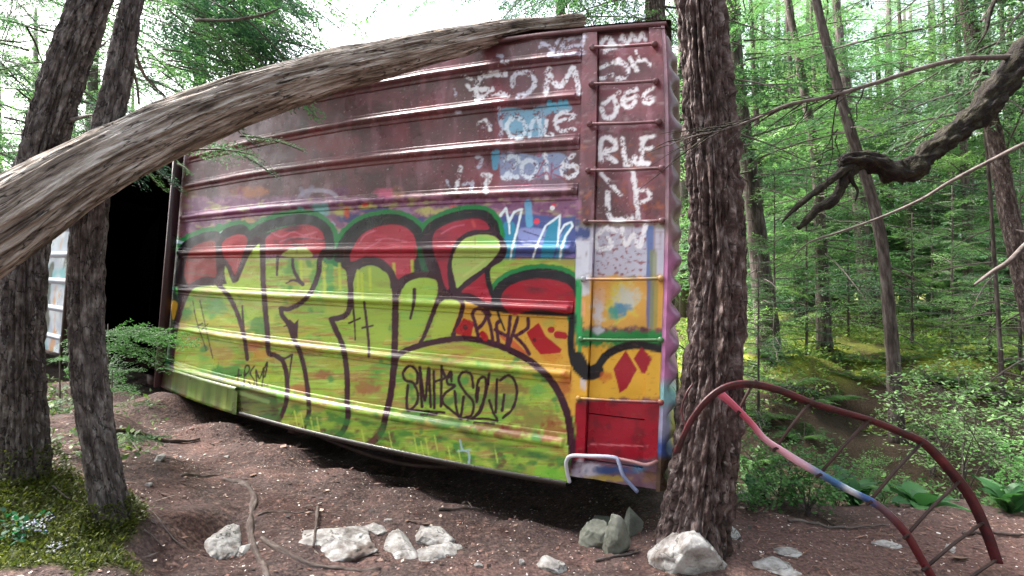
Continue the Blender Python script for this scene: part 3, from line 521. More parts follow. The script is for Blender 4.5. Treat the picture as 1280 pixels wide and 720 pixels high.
for i in range(1, 9):                                                # raised rib along each joint
    prof = np.array([(-.062, .0), (-.060, .011), (-.034, .012), (-.030, .016), (-.020, .034), (0, .041), (.018, .033), (.026, .014), (.030, .010), (.060, .009), (.062, 0)])
    fine = np.linspace(0, 1, 25); pv = np.interp(fine, np.linspace(0, 1, 11), prof[:, 0]); po = np.interp(fine, np.linspace(0, 1, 11), prof[:, 1])
    if i == 8: pv = pv * 1.25; po = po * 1.1
    s0 = SL + (.24 if i < 8 else .02); ss = s_samples(s0, -.03, STEP)
    S_, V_ = np.meshgrid(ss, pv); H_ = HR[i] + V_; O_ = po[:, None] * np.clip((S_ - s0) / .12, 0, 1) ** .5 * np.clip((-.03 - S_) / .03, 0.3, 1) + dent(S_, H_) + .002
    sheet('rib', ss, HR[i] + pv, O_)
def strip(name, s0, s1, h0, h1, o0, o1, parent=car, mat=None, st=2.0, bulge=None):
    """box on the side between offsets o0 (back) and o1 (front), painted"""
    ss = s_samples(s0, s1, st); hh = np.linspace(h0, h1, max(3, int((h1 - h0) * 175 / st)))
    S_, H_ = np.meshgrid(ss, hh); O_ = np.full_like(S_, o1)
    if bulge is not None: O_ = O_ + bulge(S_, H_)
    P = CP(S_, H_, O_); px, py = proj(P); parts = [(P.reshape(-1, 3), grid_faces(*S_.shape)[:, ::-1])]; cols = [paint_at(px, py).reshape(-1, 3)]
    for a_, b_ in ((0, None), (-1, None), (None, 0), (None, -1)):
        row = (P[a_] if a_ is not None else P[:, b_]); bk = CP(S_[a_] if a_ is not None else S_[:, b_], H_[a_] if a_ is not None else H_[:, b_], np.full(len(row), o0))
        V = np.vstack([row, bk]); n = len(row); k = np.arange(n - 1); parts.append((V, np.stack([k, k + 1, n + k + 1, n + k], 1)))
        c = paint_at(*proj(row)); cols.append(np.vstack([c, c]))
    V, F = joinm(parts); return obj(name, V, F, mat or M['paint'], parent, col=np.vstack(cols), smooth=False)
bay_h = [0.0, 2.835, 3.16]
for k in range(len(bay_h) - 1):
    strip('end_bay_panel', .10, .468, bay_h[k] + .004, bay_h[k + 1] - .004, -.03, -.004 - .004 * (k % 2), st=1.4, bulge=lambda S_, H_: .008 * fbm(np.stack([S_ * 3, H_ * 3, S_ * 0], -1), 2))
lad = empty('ladder', (0, 0, 0)); lad.parent = car; lad.location = (0, 0, 0)
strip('stile', -.012, .095, .03, 3.17, -.03, .028, lad); strip('stile', .47, .555, .03, 3.17, -.03, .024, lad)
for (xa, ya), (xb, yb) in [((740, 59), (818, 55)), ((739, 105), (820, 101)), ((737, 155), (823, 152)), ((735, 213), (827, 210)), ((732, 277), (827, 276)), ((729, 349), (826, 348)), ((726, 424), (826, 425)), ((723, 498), (826, 503))]:
    def onside(x, y, off):
        D = at(x, y, 1.0) - np.array([0, 0, EYE]); q = C0 + off * NX; t = ((q - np.array([0, 0, EYE])) @ NX) / (D @ NX); return np.array([0, 0, EYE]) + D * t
    A_, B_ = onside(xa, ya, .075), onside(xb, yb, .07); A0, B0 = onside(xa, ya, .02), onside(xb, yb, .018)
    P_ = catmull([A_, A_ * .5 + B_ * .5 + np.array([0, 0, -.004]), B_], 8); V, F, _ = tube(P_, .011, 8)
    px, py = proj(V); V2, F2, _ = tube([A0, A_ + (A_ - A0) * .25], .02, 8); V3, F3, _ = tube([B0, B_ + (B_ - B0) * .25], .02, 8)
    V, F = joinm([(V, F), (V2, F2), (V3, F3)]); c = paint_at(*proj(V)) * .6 + lin((110, 84, 84)) * .25
    rg = obj('rung', V, F, M['paint'], lad, col=c, smooth=True)
# top angle, side sill, torn lip
topc = CP(*np.meshgrid(s_samples(SL, SR + .04, 3), np.array([-.035, -.02, .012, .03])), .03)
def lath(name, s0, s1, prof, col, parent=car, st=4, mat=None):
    ss = s_samples(s0, s1, st); pr = np.array(prof); S_, K = np.meshgrid(ss, np.arange(len(pr))); P = CP(S_, pr[K, 0], pr[K, 1])
    c = np.broadcast_to(lin(col), P.shape).copy() if col is not None else paint_at(*proj(P)); c *= (1 + .35 * fbm(P * 9, 3))[..., None]
    return obj(name, P.reshape(-1, 3), grid_faces(*S_.shape)[:, ::-1], mat or M['paint'], parent, col=c.reshape(-1, 3), smooth=False)
lath('roof_rail', -11.4, SR + .02, [(-.035, -.12), (-.035, .018), (-.02, .026), (.012, .024), (.02, .0)], (96, 62, 66))
lath('side_sill', SL, -.02, [(3.325, .0), (3.325, .03), (3.365, .032), (3.368, -.14)], (44, 36, 32)); lath('sill_lip', SL, -3.35, [(3.07, .0), (3.075, .055), (3.10, .06), (3.12, .03), (3.33, .045), (3.36, .05), (3.37, -.02)], None, st=1.5)
strip('step_plate', -.03, .56, 3.165, 3.285, -.06, .012, st=1.5, bulge=lambda S_, H_: .012 * fbm(np.stack([S_ * 5, H_ * 5, S_ * 0], -1), 2))
# grab iron under the ladder, bent
gi = [onside(x, y, o) for x, y, o in [(712, 603, .05), (709, 590, .07), (708, 577, .09), (714, 570, .10), (735, 570, .10), (768, 572, .10), (774, 580, .11), (780, 596, .12), (797, 615, .10)]]
V, F, _ = tube(catmull(gi, 8), .013, 8); px, py = proj(V); w_ = np.clip((px - 740) / 40, 0, 1)[:, None]
obj('grab_iron', V, F, M['paint'], car, col=lin((196, 192, 204)) * (1 - w_) + lin((110, 118, 150)) * w_, smooth=True)
gi = [onside(x, y, o) for x, y, o in [(770, 573, .09), (790, 577, .08), (806, 581, .07), (816, 579, .05), (822, 576, .01)]]
V, F, _ = tube(catmull(gi, 6), .012, 8); obj('brake_pipe', V, F, M['paint'], car, col=np.broadcast_to(lin((150, 110, 110)), V.shape), smooth=True)
# corner post and the corrugated end, roof, far side, floor, other half of the near side, doorway
WID = 2.9
hh = np.linspace(-.03, 3.3, 240); tt = np.concatenate([[0, .015, .03, .05, .08], np.linspace(.12, WID - .1, 20), [WID]])
Hh, Tt = np.meshgrid(hh, tt, indexing='ij')
wav = .055 * np.abs(np.sin(Hh * np.pi / .19 + .6)) ** 1.3 * np.clip((Tt - .02) / .1, 0, 1) * np.clip((WID - .05 - Tt) / .2, 0, 1) * np.clip(Hh / .15, 0, 1) * (1 + .35 * fbm(np.stack([Hh * 4, Tt, Tt * 0], -1), 2))
P = CP(SR + wav - .19 * Tt + .03 * np.clip(Tt / .05, 0, 1) ** .5 - .05 * np.clip((.12 - Hh) / .12, 0, 1), Hh, .02 - Tt); px, py = proj(P)
def endcol(py, px):
    c = np.broadcast_to(lin((152, 118, 130)), px.shape + (3,)).copy(); k = lambda a, b: np.clip((py - a) / (b - a), 0, 1)[..., None]
    for a_, b_, q in [(235, 290, (166, 140, 142)), (285, 330, (200, 132, 178)), (470, 486, (150, 205, 210)), (500, 512, (176, 176, 206)), (540, 556, (70, 90, 150)), (566, 574, (84, 66, 54))]: c += (lin(q) - c) * k(a_, b_)
    kk = (np.clip((px - 836) / 4, 0, 1) * np.clip((py - 505) / 10, 0, 1) * np.clip((560 - py) / 8, 0, 1))[..., None]; c += (lin((190, 176, 90)) - c) * kk
    return c * (1 + .3 * fbm(P * 14, 3))[..., None]
obj('end_wall', P.reshape(-1, 3), grid_faces(*Hh.shape)[:, ::-1], M['paint'], car, col=endcol(py, px).reshape(-1, 3), smooth=True)
strip('corner_post', .555, SR + .004, -.02, 3.3, -.05, .02, st=2.5)
for o_ in list(car.children):
    if o_.name.startswith('corner_post'):
        me = o_.data; n = len(me.vertices); co = np.empty(n * 3, np.float32); me.vertices.foreach_get('co', co); co = co.reshape(-1, 3) + np.array(car.location)
        P = co; px, py = proj(co); c4 = np.ones((n, 4), np.float32); c4[:, :3] = endcol(py, px); me.color_attributes['Col'].data.foreach_set('color', c4.ravel())
def slab(name, corners, mat, parent=car, thick=.03, n=None, col=None):
    """plate from 4 corners (quad loop) with thickness away from n"""
    c = np.array(corners, float); nn = np.cross(c[1] - c[0], c[3] - c[0]); nn /= np.linalg.norm(nn)
    V = np.vstack([c, c - nn * thick]); F = np.array([[0, 1, 2, 3], [7, 6, 5, 4], [0, 4, 5, 1], [1, 5, 6, 2], [2, 6, 7, 3], [3, 7, 4, 0]])
    return obj(name, V, F, mat, parent, **({} if col is None else dict(col=np.broadcast_to(col, V.shape))))
SE = -11.4; SD = -7.35
cp = lambda s, h, o: CP(np.array(s), np.array(h), np.array(o))
sr = np.linspace(SE, SR + .05, 60); tr_ = np.array([-.03, .02, .5, 1.0, 1.45, 1.9, 2.4, 2.9, 2.95]); rz = np.array([.035, .05, .14, .22, .26, .22, .14, .05, .035])
S_, K = np.meshgrid(sr, np.arange(9)); P = CP(S_ - .19 * np.clip(tr_[K], 0, 9) * np.clip((S_ + 5) / 5.6, 0, 1), -rz[K], -tr_[K]); P[..., 2] += .02 * (np.arange(60) % 6 == 0)
obj('roof', np.vstack([P.reshape(-1, 3), (P - [0, 0, .05]).reshape(-1, 3)]), np.vstack([grid_faces(9, 60), grid_faces(9, 60)[:, ::-1] + 540]), M['steel_dark'], car)
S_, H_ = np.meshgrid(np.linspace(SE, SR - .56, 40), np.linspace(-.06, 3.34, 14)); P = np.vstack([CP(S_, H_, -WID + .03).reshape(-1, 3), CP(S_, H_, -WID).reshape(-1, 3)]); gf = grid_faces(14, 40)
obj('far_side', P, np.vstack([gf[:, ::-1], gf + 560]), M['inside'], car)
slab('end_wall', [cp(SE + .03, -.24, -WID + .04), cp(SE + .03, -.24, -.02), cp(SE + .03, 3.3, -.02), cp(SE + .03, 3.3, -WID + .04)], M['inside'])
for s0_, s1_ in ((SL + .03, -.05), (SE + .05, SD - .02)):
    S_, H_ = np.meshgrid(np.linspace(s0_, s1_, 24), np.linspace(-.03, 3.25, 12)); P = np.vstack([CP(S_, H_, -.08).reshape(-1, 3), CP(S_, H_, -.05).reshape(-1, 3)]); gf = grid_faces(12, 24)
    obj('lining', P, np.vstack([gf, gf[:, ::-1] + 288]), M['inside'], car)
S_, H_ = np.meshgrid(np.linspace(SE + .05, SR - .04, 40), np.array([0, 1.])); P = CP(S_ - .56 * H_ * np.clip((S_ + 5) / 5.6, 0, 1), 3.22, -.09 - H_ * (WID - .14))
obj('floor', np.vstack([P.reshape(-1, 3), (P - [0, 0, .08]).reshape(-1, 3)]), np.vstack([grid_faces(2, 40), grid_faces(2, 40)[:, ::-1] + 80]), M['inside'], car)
slab('door_post', [cp(SL - .005, .0, .012), cp(SL - .005, 3.36, .012), cp(SL - .03, 3.36, .012), cp(SL - .03, 0, .012)], M['paint'], thick=.1, col=lin((62, 40, 48)))
slab('door_post', [cp(SD + .06, .0, .012), cp(SD + .06, 3.36, .012), cp(SD, 3.36, .012), cp(SD, 0, .012)], M['steel_dark'], thick=.1)
slab('door_track', [cp(SL, .0, .03), cp(SD, .0, .03), cp(SD, -.06, .03), cp(SL, -.06, .03)], M['steel_dark'], thick=.06)
tg = cp(-6.05, 1.55, -2.8); slab('graffiti_stand_in', [cp(-7.02, 1.5, -.25), cp(-7.02, 2.4, -.25), cp(-7.22, 2.4, -.25), cp(-7.22, 1.5, -.25)], M['paint'], col=lin((196, 70, 32)))  # added board standing in for orange graffiti on the lit inner wall
# the half beyond the doorway: pale graffiti
hb = [0.0] + HR[1:]
for i in range(9):
    ss = np.linspace(SE, SD, 120); h_ = np.linspace(hb[i], hb[i + 1], 14); S_, H_ = np.meshgrid(ss, h_); P = CP(S_, H_, dent(S_, H_)); px, py = proj(P)
    w = fbm(np.stack([S_ * 1.3, H_ * 1.3, S_ * 0 + 5], -1), 3); w2 = fbm(np.stack([S_ * 3 + H_, H_ * 1.2, S_ * 0 + 8], -1), 3)
    c = np.broadcast_to(lin((176, 186, 202)), P.shape).copy()
    for m_, q in [(np.clip(w * 6 - .6, 0, 1), (92, 168, 178)), (np.clip(-w * 6 - .9, 0, 1), (214, 220, 230)), (np.clip(w2 * 7 - 2.2, 0, 1), (202, 150, 110)), (np.clip(-w2 * 8 - 2.6, 0, 1), (40, 60, 60))]: c += (lin(q) - c) * m_[..., None]
    obj('side_panel', P.reshape(-1, 3), grid_faces(*S_.shape)[:, ::-1], M['paint'], car, col=c.reshape(-1, 3), smooth=True)
    if i:
        pv = np.array([-.05, -.045, -.02, 0, .02, .045, .05]); po = np.array([.0, .012, .025, .04, .025, .012, 0]); S_, K = np.meshgrid(ss, np.arange(7)); P = CP(S_, HR[i] + pv[K], po[K] + dent(S_, HR[i] + pv[K]) + .002)
        obj('rib', P.reshape(-1, 3), grid_faces(*S_.shape)[:, ::-1], M['paint'], car, col=np.broadcast_to(lin((168, 176, 190)), (P.size // 3, 3)), smooth=True)
# underframe
def bar(name, s0, s1, h0, h1, o0, o1, parent=car, mat=None):
    V = np.array([cp(s, h, o) for s in (s0, s1) for h in (h0, h1) for o in (o0, o1)]); return obj(name, V, BOXF, mat or M['steel_dark'], parent)
uf = empty('underframe', (0, 0, 0)); uf.parent = car
bar('centre_sill', SE + .3, SR - .25, 3.33, 3.62, -1.7, -1.2, uf); bar('bolster', -1.6, -1.2, 3.33, 3.60, -2.7, -.35, uf); bar('bolster', -9.9, -9.5, 3.33, 3.5, -2.7, -.35, uf)
for s_ in (-2.8, -4.2, -5.6, -7.0): bar('crossbearer', s_, s_ + .12, 3.33, 3.47, -2.8, -.12, uf)
gi = [cp(-2.9, 3.42, -.25), cp(-2.2, 3.50, -.22), cp(-1.5, 3.53, -.2), cp(-.9, 3.46, -.25)]
V, F, _ = tube(catmull(gi, 8), .02, 8); obj('train_pipe', V, F, M['steel_dark'], uf, smooth=True)
# ------------------------------------------------------------------ ground
GP = np.array([(0, 2.84, .0), (0, 3.5, .02), (-.6, 3.6, .05), (.8, 3.7, .0), (1.15, 3.1, .07), (.5, 2.6, .0), (-.8, 2.6, .03), (-3.6, 5.5, .42), (-2.3, 4.6, .24), (-1.4, 4.1, .12), (-.7, 3.9, .05),
    (-2.05, 3.85, .17), (-1.5, 2.85, .08), (-2.55, 2.7, .60), (-1.95, 2.5, .50), (-2.0, 2.0, .48), (-1.8, 2.2, .42), (-1.55, 2.45, .22), (-3.6, 4.2, .56), (-5.2, 5.8, .5), (-3.0, 3.3, .56), (-2.55, 3.5, .42), (-3.0, 1.0, .48), (-1.5, 1.0, .15), (0, 1.0, 0), (2, 1.0, .02),
    (1.65, 2.95, .03), (2.95, 2.95, .03), (1.75, 3.5, .0), (2.9, 3.4, .0), (4.5, 3.2, .0), (2.2, 4.0, -.15), (3.6, 4.1, -.15), (2.2, 5.0, -.75), (3.8, 5.0, -.75), (5.5, 5.0, -.8), (3.0, 6.2, -.9), (5, 6.4, -.9), (3.2, 7.6, -.6), (5.5, 7.6, -.6), (4.2, 8.6, .05), (6.6, 8.6, .05), (5, 9.6, .36), (8, 9.6, .36), (3.8, 9.6, .3), (9, 6, -.5),
    (7, 12, .5), (10, 16, .8), (4, 14, .6), (0, 12, .4), (-6, 12, .5), (-10, 9, .6), (-1, 7.5, .2), (1, 6.5, .0), (-4, 8, .35), (-1.5, 5.6, .16), (.3, 4.5, .0), (-9, 5, .5), (-6, 3, .5), (14, 10, .6), (0, 20, .8), (12, 22, 1.0), (-12, 18, .9)], float)
_u = []
for x_, y_ in [(205, 489), (275, 523), (350, 555), (420, 581), (500, 605), (570, 625), (650, 645)]:
    p_ = onside(x_, y_, .12); _u.append(tuple(p_))
    for o_, z_ in ((.10, .16), (.35, .32), (.8, .44), (1.4, .42), (2.2, .30)): q_ = onside(x_, y_, .0) - o_ * NX; _u.append((q_[0], q_[1], p_[2] - z_))
GP = np.vstack([GP[np.array([not (((g[:2] - C0[:2]) @ NX[:2]) < .25 and -6 < (g[:2] - C0[:2]) @ AX[:2] < .3 and g[1] < 7) for g in GP])], _u])
def gz(x, y):
    x = np.asarray(x, float); y = np.asarray(y, float); w = 0; z = 0
    for gx_, gy_, gz_ in GP:
        d2 = (x - gx_) ** 2 + (y - gy_) ** 2 + .03; k = d2 ** -1.7; w = w + k; z = z + k * gz_
    z = z / w; far = np.clip((np.hypot(x, y) - 25) / 60, 0, 1)
    return z * (1 - far) + 2.0 * far
def gzn(x, y):
    x = np.asarray(x, float); y = np.asarray(y, float)
    p = np.stack([x, y, x * 0], -1)
    far = np.clip((y - 4) / 5, 0, 1) * .08
    return gz(x, y) + (.022 + far) * fbm(p * 2.2, 3) + .009 * fbm(p * 13 + 5, 2)
def gpt(px, py):
    Y = np.linspace(1.2, 14, 1300); P = np.stack([(px - 640) / 640 * Y, Y, EYE - (py - 360) / 640 * Y], 1)
    k = np.argmax(P[:, 2] < gz(P[:, 0], P[:, 1])); return P[k]
def gpath(pts, lift=0.0):
    P = catmull([gpt(*p) for p in pts], 8); P[:, 2] = gzn(P[:, 0], P[:, 1]) + lift; return P
def spaced(a, b, n0, lo, hi, grow): # dense between a and b, growing steps outside
    core = np.linspace(a, b, n0); st = core[1] - core[0]; L = [a]; s = st
    while L[-1] > lo: s *= grow; L.append(L[-1] - s)
    R_ = [b]; s = st
    while R_[-1] < hi: s *= grow; R_.append(R_[-1] + s)
    return np.concatenate([L[::-1][:-1], core, R_[1:]])
xs = spaced(-3.6, 4.2, 300, -300, 300, 1.09); ys = spaced(1.2, 5.0, 150, -60, 400, 1.06)
Xg, Yg = np.meshgrid(xs, ys); Zg = gzn(Xg, Yg)
# rounded earth bump beside the half-buried stone
bp_ = gpt(248, 662); Zg += .10 * np.exp(-((Xg - bp_[0]) ** 2 / .016 + (Yg - bp_[1]) ** 2 / .05))
def mossy(x, y):
    px = 640 + x / np.maximum(y, .3) * 640
    m = np.clip((178 - px) / 40 + .9 * fbm(np.stack([x * 4, y * 4, x * 0], -1), 3), 0, 1) * np.clip((3.0 - y) / .35, 0, 1) * np.clip((y - 2.02 + .25 * fbm(np.stack([x * 5, y * 5, x * 0 + 2], -1), 2)) / .12, 0, 1)
    return m
p3 = np.stack([Xg, Yg, 0 * Xg], -1); nA, nB, nC = fbm(p3 * 1.6, 4), fbm(p3 * 7, 3), fbm(p3 * 30, 2)
gc = np.broadcast_to(lin((78, 67, 66)), p3.shape).copy()
def gmix(m, c):
    global gc
    gc += (lin(c) - gc) * np.clip(m, 0, 1)[..., None]
gmix(nA * 1.2, (104, 82, 78)); gmix(-nA * 1.2, (72, 55, 52)); gmix(nB * 1.5 - .3, (60, 44, 42)); gmix(nC * 1.4 - .3, (132, 108, 100))
gmix(np.clip((Xg - .9) / .5, 0, 1) * .75 * np.clip((4.2 - Yg), 0, 1), (102, 80, 76)); gmix(mossy(Xg, Yg) * .9, (62, 70, 30))
fl = np.clip((Yg - 4.3) / 1.2, 0, 1) * np.clip((Xg - .8) / .6, 0, 1); gmix(fl * .9, (54, 46, 36)); gmix(fl * np.clip((Yg - 8.5) / .6, 0, 1) * np.clip(.7 + nA * 2, 0, 1), (126, 134, 52)); gmix(np.clip((Yg - 9) / 3, 0, 1) * np.clip(.5 + nA * 2, 0, 1), (78, 92, 42))
m, n_, l_, b_ = new_mat('forest_soil'); a_ = n_.new('ShaderNodeAttribute'); a_.attribute_name = 'Col'
tc_ = n_.new('ShaderNodeTexCoord'); t_ = n_.new('ShaderNodeTexNoise'); t_.inputs['Scale'].default_value = 55; t_.inputs['Detail'].default_value = 8; l_.new(tc_.outputs['Object'], t_.inputs['Vector'])
r_ = ramp(n_, l_, t_.outputs['Fac'], [(.3, (.45, .42, .40)), (.5, (1, .97, .95)), (.68, (1.7, 1.6, 1.5))]); mu = n_.new('ShaderNodeMix'); mu.data_type = 'RGBA'; mu.blend_type = 'MULTIPLY'; mu.inputs['Factor'].default_value = .8
l_.new(a_.outputs['Color'], mu.inputs['A']); l_.new(r_.outputs['Color'], mu.inputs['B']); l_.new(mu.outputs['Result'], b_.inputs['Base Color']); b_.inputs['Roughness'].default_value = .95; b_.inputs['Specular IOR Level'].default_value = .15
bp = n_.new('ShaderNodeBump'); bp.inputs['Strength'].default_value = .9; bp.inputs['Distance'].default_value = .02; t2 = n_.new('ShaderNodeTexNoise'); t2.inputs['Scale'].default_value = 38; t2.inputs['Detail'].default_value = 10; l_.new(tc_.outputs['Object'], t2.inputs['Vector'])
l_.new(t2.outputs['Fac'], bp.inputs['Height']); l_.new(bp.outputs['Normal'], b_.inputs['Normal']); M['soil'] = m
g = link('ground', make_mesh('ground', np.stack([Xg, Yg, Zg], -1).reshape(-1, 3), grid_faces(*Xg.shape), M['soil'], col=gc.reshape(-1, 3), smooth=True)); tag(g, kind='structure')

# leaf and chip building ---------------------------------------------------------
def rhombs(c, d, w):
    V = np.stack([c, c + d * .5 + w, c + d, c + d * .5 - w], 1).reshape(-1, 3); F = np.arange(len(V)).reshape(-1, 4); return V, F
rng = np.random.RandomState(11)
def unit(v): return v / (np.linalg.norm(v, axis=-1, keepdims=True) + 1e-9)
# litter: chips, needles and bits of bark on the trodden earth
def scatter(n, x0, x1, y0, y1, keep):
    x = rng.uniform(x0, x1, n); y = rng.uniform(y0, y1, n); k = keep(x, y); return x[k], y[k]
def chips(name, n, area, size, cols, keep, asp=(.2, .8), label=None, mat='chips', cat=None):
    x, y = scatter(n, *area, keep); n = len(x); z = gzn(x, y) + .003; L = size * rng.lognormal(0, .5, n); th = rng.uniform(0, 2 * np.pi, n)
    d = np.stack([np.cos(th), np.sin(th), rng.normal(0, .12, n)], 1) * L[:, None]; w = np.stack([-np.sin(th), np.cos(th), rng.normal(0, .25, n)], 1) * (L * rng.uniform(*asp, n) * .5)[:, None]
    V, F = rhombs(np.stack([x, y, z], 1), d, w); c = lin(np.array(cols))[rng.randint(0, len(cols), n)] * rng.uniform(.7, 1.25, (n, 1))
    o = obj(name, V, F, M[mat], col=np.repeat(c, 4, 0)); tag(o, label, cat, kind='stuff'); return o
nearpath = lambda x, y: (y < 5.2 + 0 * x) & (mossy(x, y) < .4) & ((x < 1.0) | (y < 4.0)) & (rng.rand(len(x)) < np.clip(1.6 - np.abs(y - 2.9) * .3, .2, 1))
chips('leaf_litter', 15000, (-3.6, 4.0, 1.5, 5.4), .014, [(60, 44, 42), (96, 74, 68), (150, 124, 112), (128, 88, 76), (72, 56, 56), (190, 172, 160)], nearpath, label='wood chips and needles strewn over the trodden earth', cat='litter')
chips('bark_flakes', 1400, (-3.4, 4.0, 1.6, 5.0), .034, [(62, 46, 42), (88, 66, 58), (120, 92, 80), (46, 36, 34)], nearpath, (.25, .6), label='larger flakes of bark lying on the path', cat='litter')
chips('fallen_twigs', 700, (-3.4, 4.0, 1.6, 5.0), .085, [(70, 54, 50), (120, 100, 92), (150, 132, 122), (50, 40, 38)], nearpath, (.03, .07), label='thin broken twigs lying on the trodden earth', cat='twigs')
chips('pale_chips', 2000, (-3.4, 4.0, 1.6, 5.0), .009, [(214, 204, 200), (186, 172, 168), (230, 224, 222)], nearpath, (.4, .9), label='small pale bits scattered on the brown path', cat='litter')
chips('fallen_needles', 5000, (.8, 4.0, 1.8, 3.9), .035, [(120, 84, 70), (100, 70, 60), (140, 106, 90)], lambda x, y: x > .8, (.06, .12), label='reddish fallen needles around the big trunk', cat='needles')

# rocks --------------------------------------------------------------------------
import bmesh
def ico(sub):
    bm = bmesh.new(); bmesh.ops.create_icosphere(bm, subdivisions=sub, radius=1); V = np.array([v.co[:] for v in bm.verts]); F = np.array([[v.index for v in f.verts] for f in bm.faces]); bm.free(); return V, F
ICO3, ICO4, ICO5 = ico(3), ico(4), ico(5)
def rock(label, px, py, w, d, h, mat='rock', sub=4, seed=0, sink=.35, rot=0.0, tilt=0.0, name='rock', facets=16):
    """px, py: middle of its foot in the photograph; w, d, h in metres"""
    r = np.random.RandomState(seed + 100); V, F = {3: ICO3, 4: ICO4, 5: ICO5}[sub]; V = V.copy()
    for _ in range(facets):                                  # broken flat faces
        n = unit(r.normal(size=3)); k = r.uniform(.5, .8); s = V @ n; V -= np.where(s > k, s - k, 0)[:, None] * n
    rg = np.clip(.12 - np.abs(noise(V * 1.9 + seed * 1.7)), 0, 1) / .12; V *= 1 + .07 * fbm(V * 1.8 + seed * 3.1, 2)[:, None] + .028 * fbm(V * 6 + seed, 3)[:, None] - .06 * rg[:, None]
    c_, s_ = math.cos(tilt), math.sin(tilt); V = V * [w / 2, d / 2, h / 2]; V = V @ np.array([[c_, 0, s_], [0, 1, 0], [-s_, 0, c_]]).T
    c_, s_ = math.cos(rot), math.sin(rot); V = V @ np.array([[c_, -s_, 0], [s_, c_, 0], [0, 0, 1]]).T
    p = gpt(px, py) if not hasattr(px, '__len__') else np.array(px); p = p.copy(); p[2] = gz(p[0], p[1]) + h / 2 - (sink + .12) * h
    o = link(name, make_mesh(name, V + [0, 0, h / 2], F, M[mat], smooth=(sub < 4)), None, p - [0, 0, h / 2]); tag(o, label, 'rock'); return o
for a in [('pale rock half buried beside the earth bump near the mossy mound', 275, 665, .22, .46, .2, 'rock', 5, 1, .55, .3),
          ('long low pale stone at the tail of the half buried rock', 300, 690, .10, .2, .09, 'rock', 4, 2, .5, -.4),
          ('broad flat pale rock slab between two bare roots', 403, 673, .50, .36, .16, 'rock', 5, 3, .5, .1),
          ('pale wedge of split rock, tallest of the cracked cluster on the path', 498, 682, .17, .34, .17, 'rock', 5, 4, .5, .5),
          ('rounded pale rock at the back of the cracked cluster', 540, 670, .20, .24, .15, 'rock', 5, 5, .45, .2),
          ('low pale rock at the front right of the cracked cluster', 546, 694, .22, .16, .12, 'rock', 5, 6, .45, .5),
          ('small pale stone at the left edge of the cracked cluster', 470, 662, .10, .16, .08, 'rock', 5, 7, .5, .8),
          ('small dirty stone between the slab and the cracked cluster', 488, 650, .10, .1, .05, 'rock', 4, 8, .5, .1),
          ('pale knobbly rock cut by the lower edge, in front of the upright stone', 690, 708, .20, .15, .14, 'rock', 5, 9, .4, -.5),
          ('big pale boulder at the foot of the thick trunk', 858, 700, .40, .36, .50, 'rock', 5, 11, .36, .3),
          ('grey rock behind the thick trunk beside the broad leaves', 932, 624, .34, .2, .18, 'rock_green', 5, 12, .35, .3),
          ('pale pointed rock tucked against the right side of the thick trunk', 906, 668, .17, .16, .14, 'rock', 5, 13, .4, .4),
          ('flat pale ledge in the red earth right of the boulder', 968, 706, .26, .26, .1, 'rock', 5, 14, .55, .2),
          ('long flat pale stone lying behind the ledge', 985, 690, .24, .1, .06, 'rock', 5, 15, .5, .1),
          ('pale stone under the bent ladder beside the long stick', 1106, 682, .2, .12, .08, 'rock', 5, 16, .45, -.1),
          ('small round pale stone beside the mossy mound', 200, 574, .09, .09, .08, 'rock', 4, 17, .3, 0),
          ('small pale pebble standing alone at the lower edge of the path', 598, 708, .045, .04, .04, 'rock', 4, 18, .3, 0),
          ('small upright pale pebble left of the knobbly rock', 652, 705, .045, .04, .07, 'rock', 4, 19, .3, 0),
          ('little pale stone by the boxcar shadow left of the path', 284, 572, .05, .05, .04, 'rock', 4, 20, .3, 0),
          ('tiny pale stone in the moss beyond the second trunk', 186, 607, .05, .05, .05, 'rock', 4, 21, .3, 0),
          ('broken pale stone in the red earth below the leafy gully', 1190, 688, .12, .1, .06, 'rock', 4, 26, .45, 0)]:
    a = list(a); k_ = (1.62, 1.5, .9) if a[2] > 640 and a[1] < 620 else (1.1, 1.1, .95); a[3] *= k_[0]; a[4] *= k_[1]; a[5] *= k_[2]; rock(*a)
rock('upright grey green slab of stone leaning under the boxcar corner', 768, 692, .20, .14, .36, 'rock_green', 5, 22, .2, .2, -.15, facets=10)
rock('grey green wedge of stone behind the upright slab', 745, 680, .30, .2, .28, 'rock_green', 5, 23, .3, -.2, facets=10)
rock('mossy stone propped under the hanging grab iron', (.82, 3.42, 0), 0, .16, .12, .30, 'rock_green', 5, 24, .25, .4, facets=12)
rock('green block of stone in the shade under the boxcar step', (.62, 3.62, 0), 0, .26, .22, .26, 'rock_green', 5, 25, .3, .1, facets=14)
rock('large dark stone added to carry the underside of the boxcar', (.75, 5.7, 0), 0, .9, .7, .7, 'rock_green', 5, 27, .3, .1, facets=12)  # stone added as a support under the car

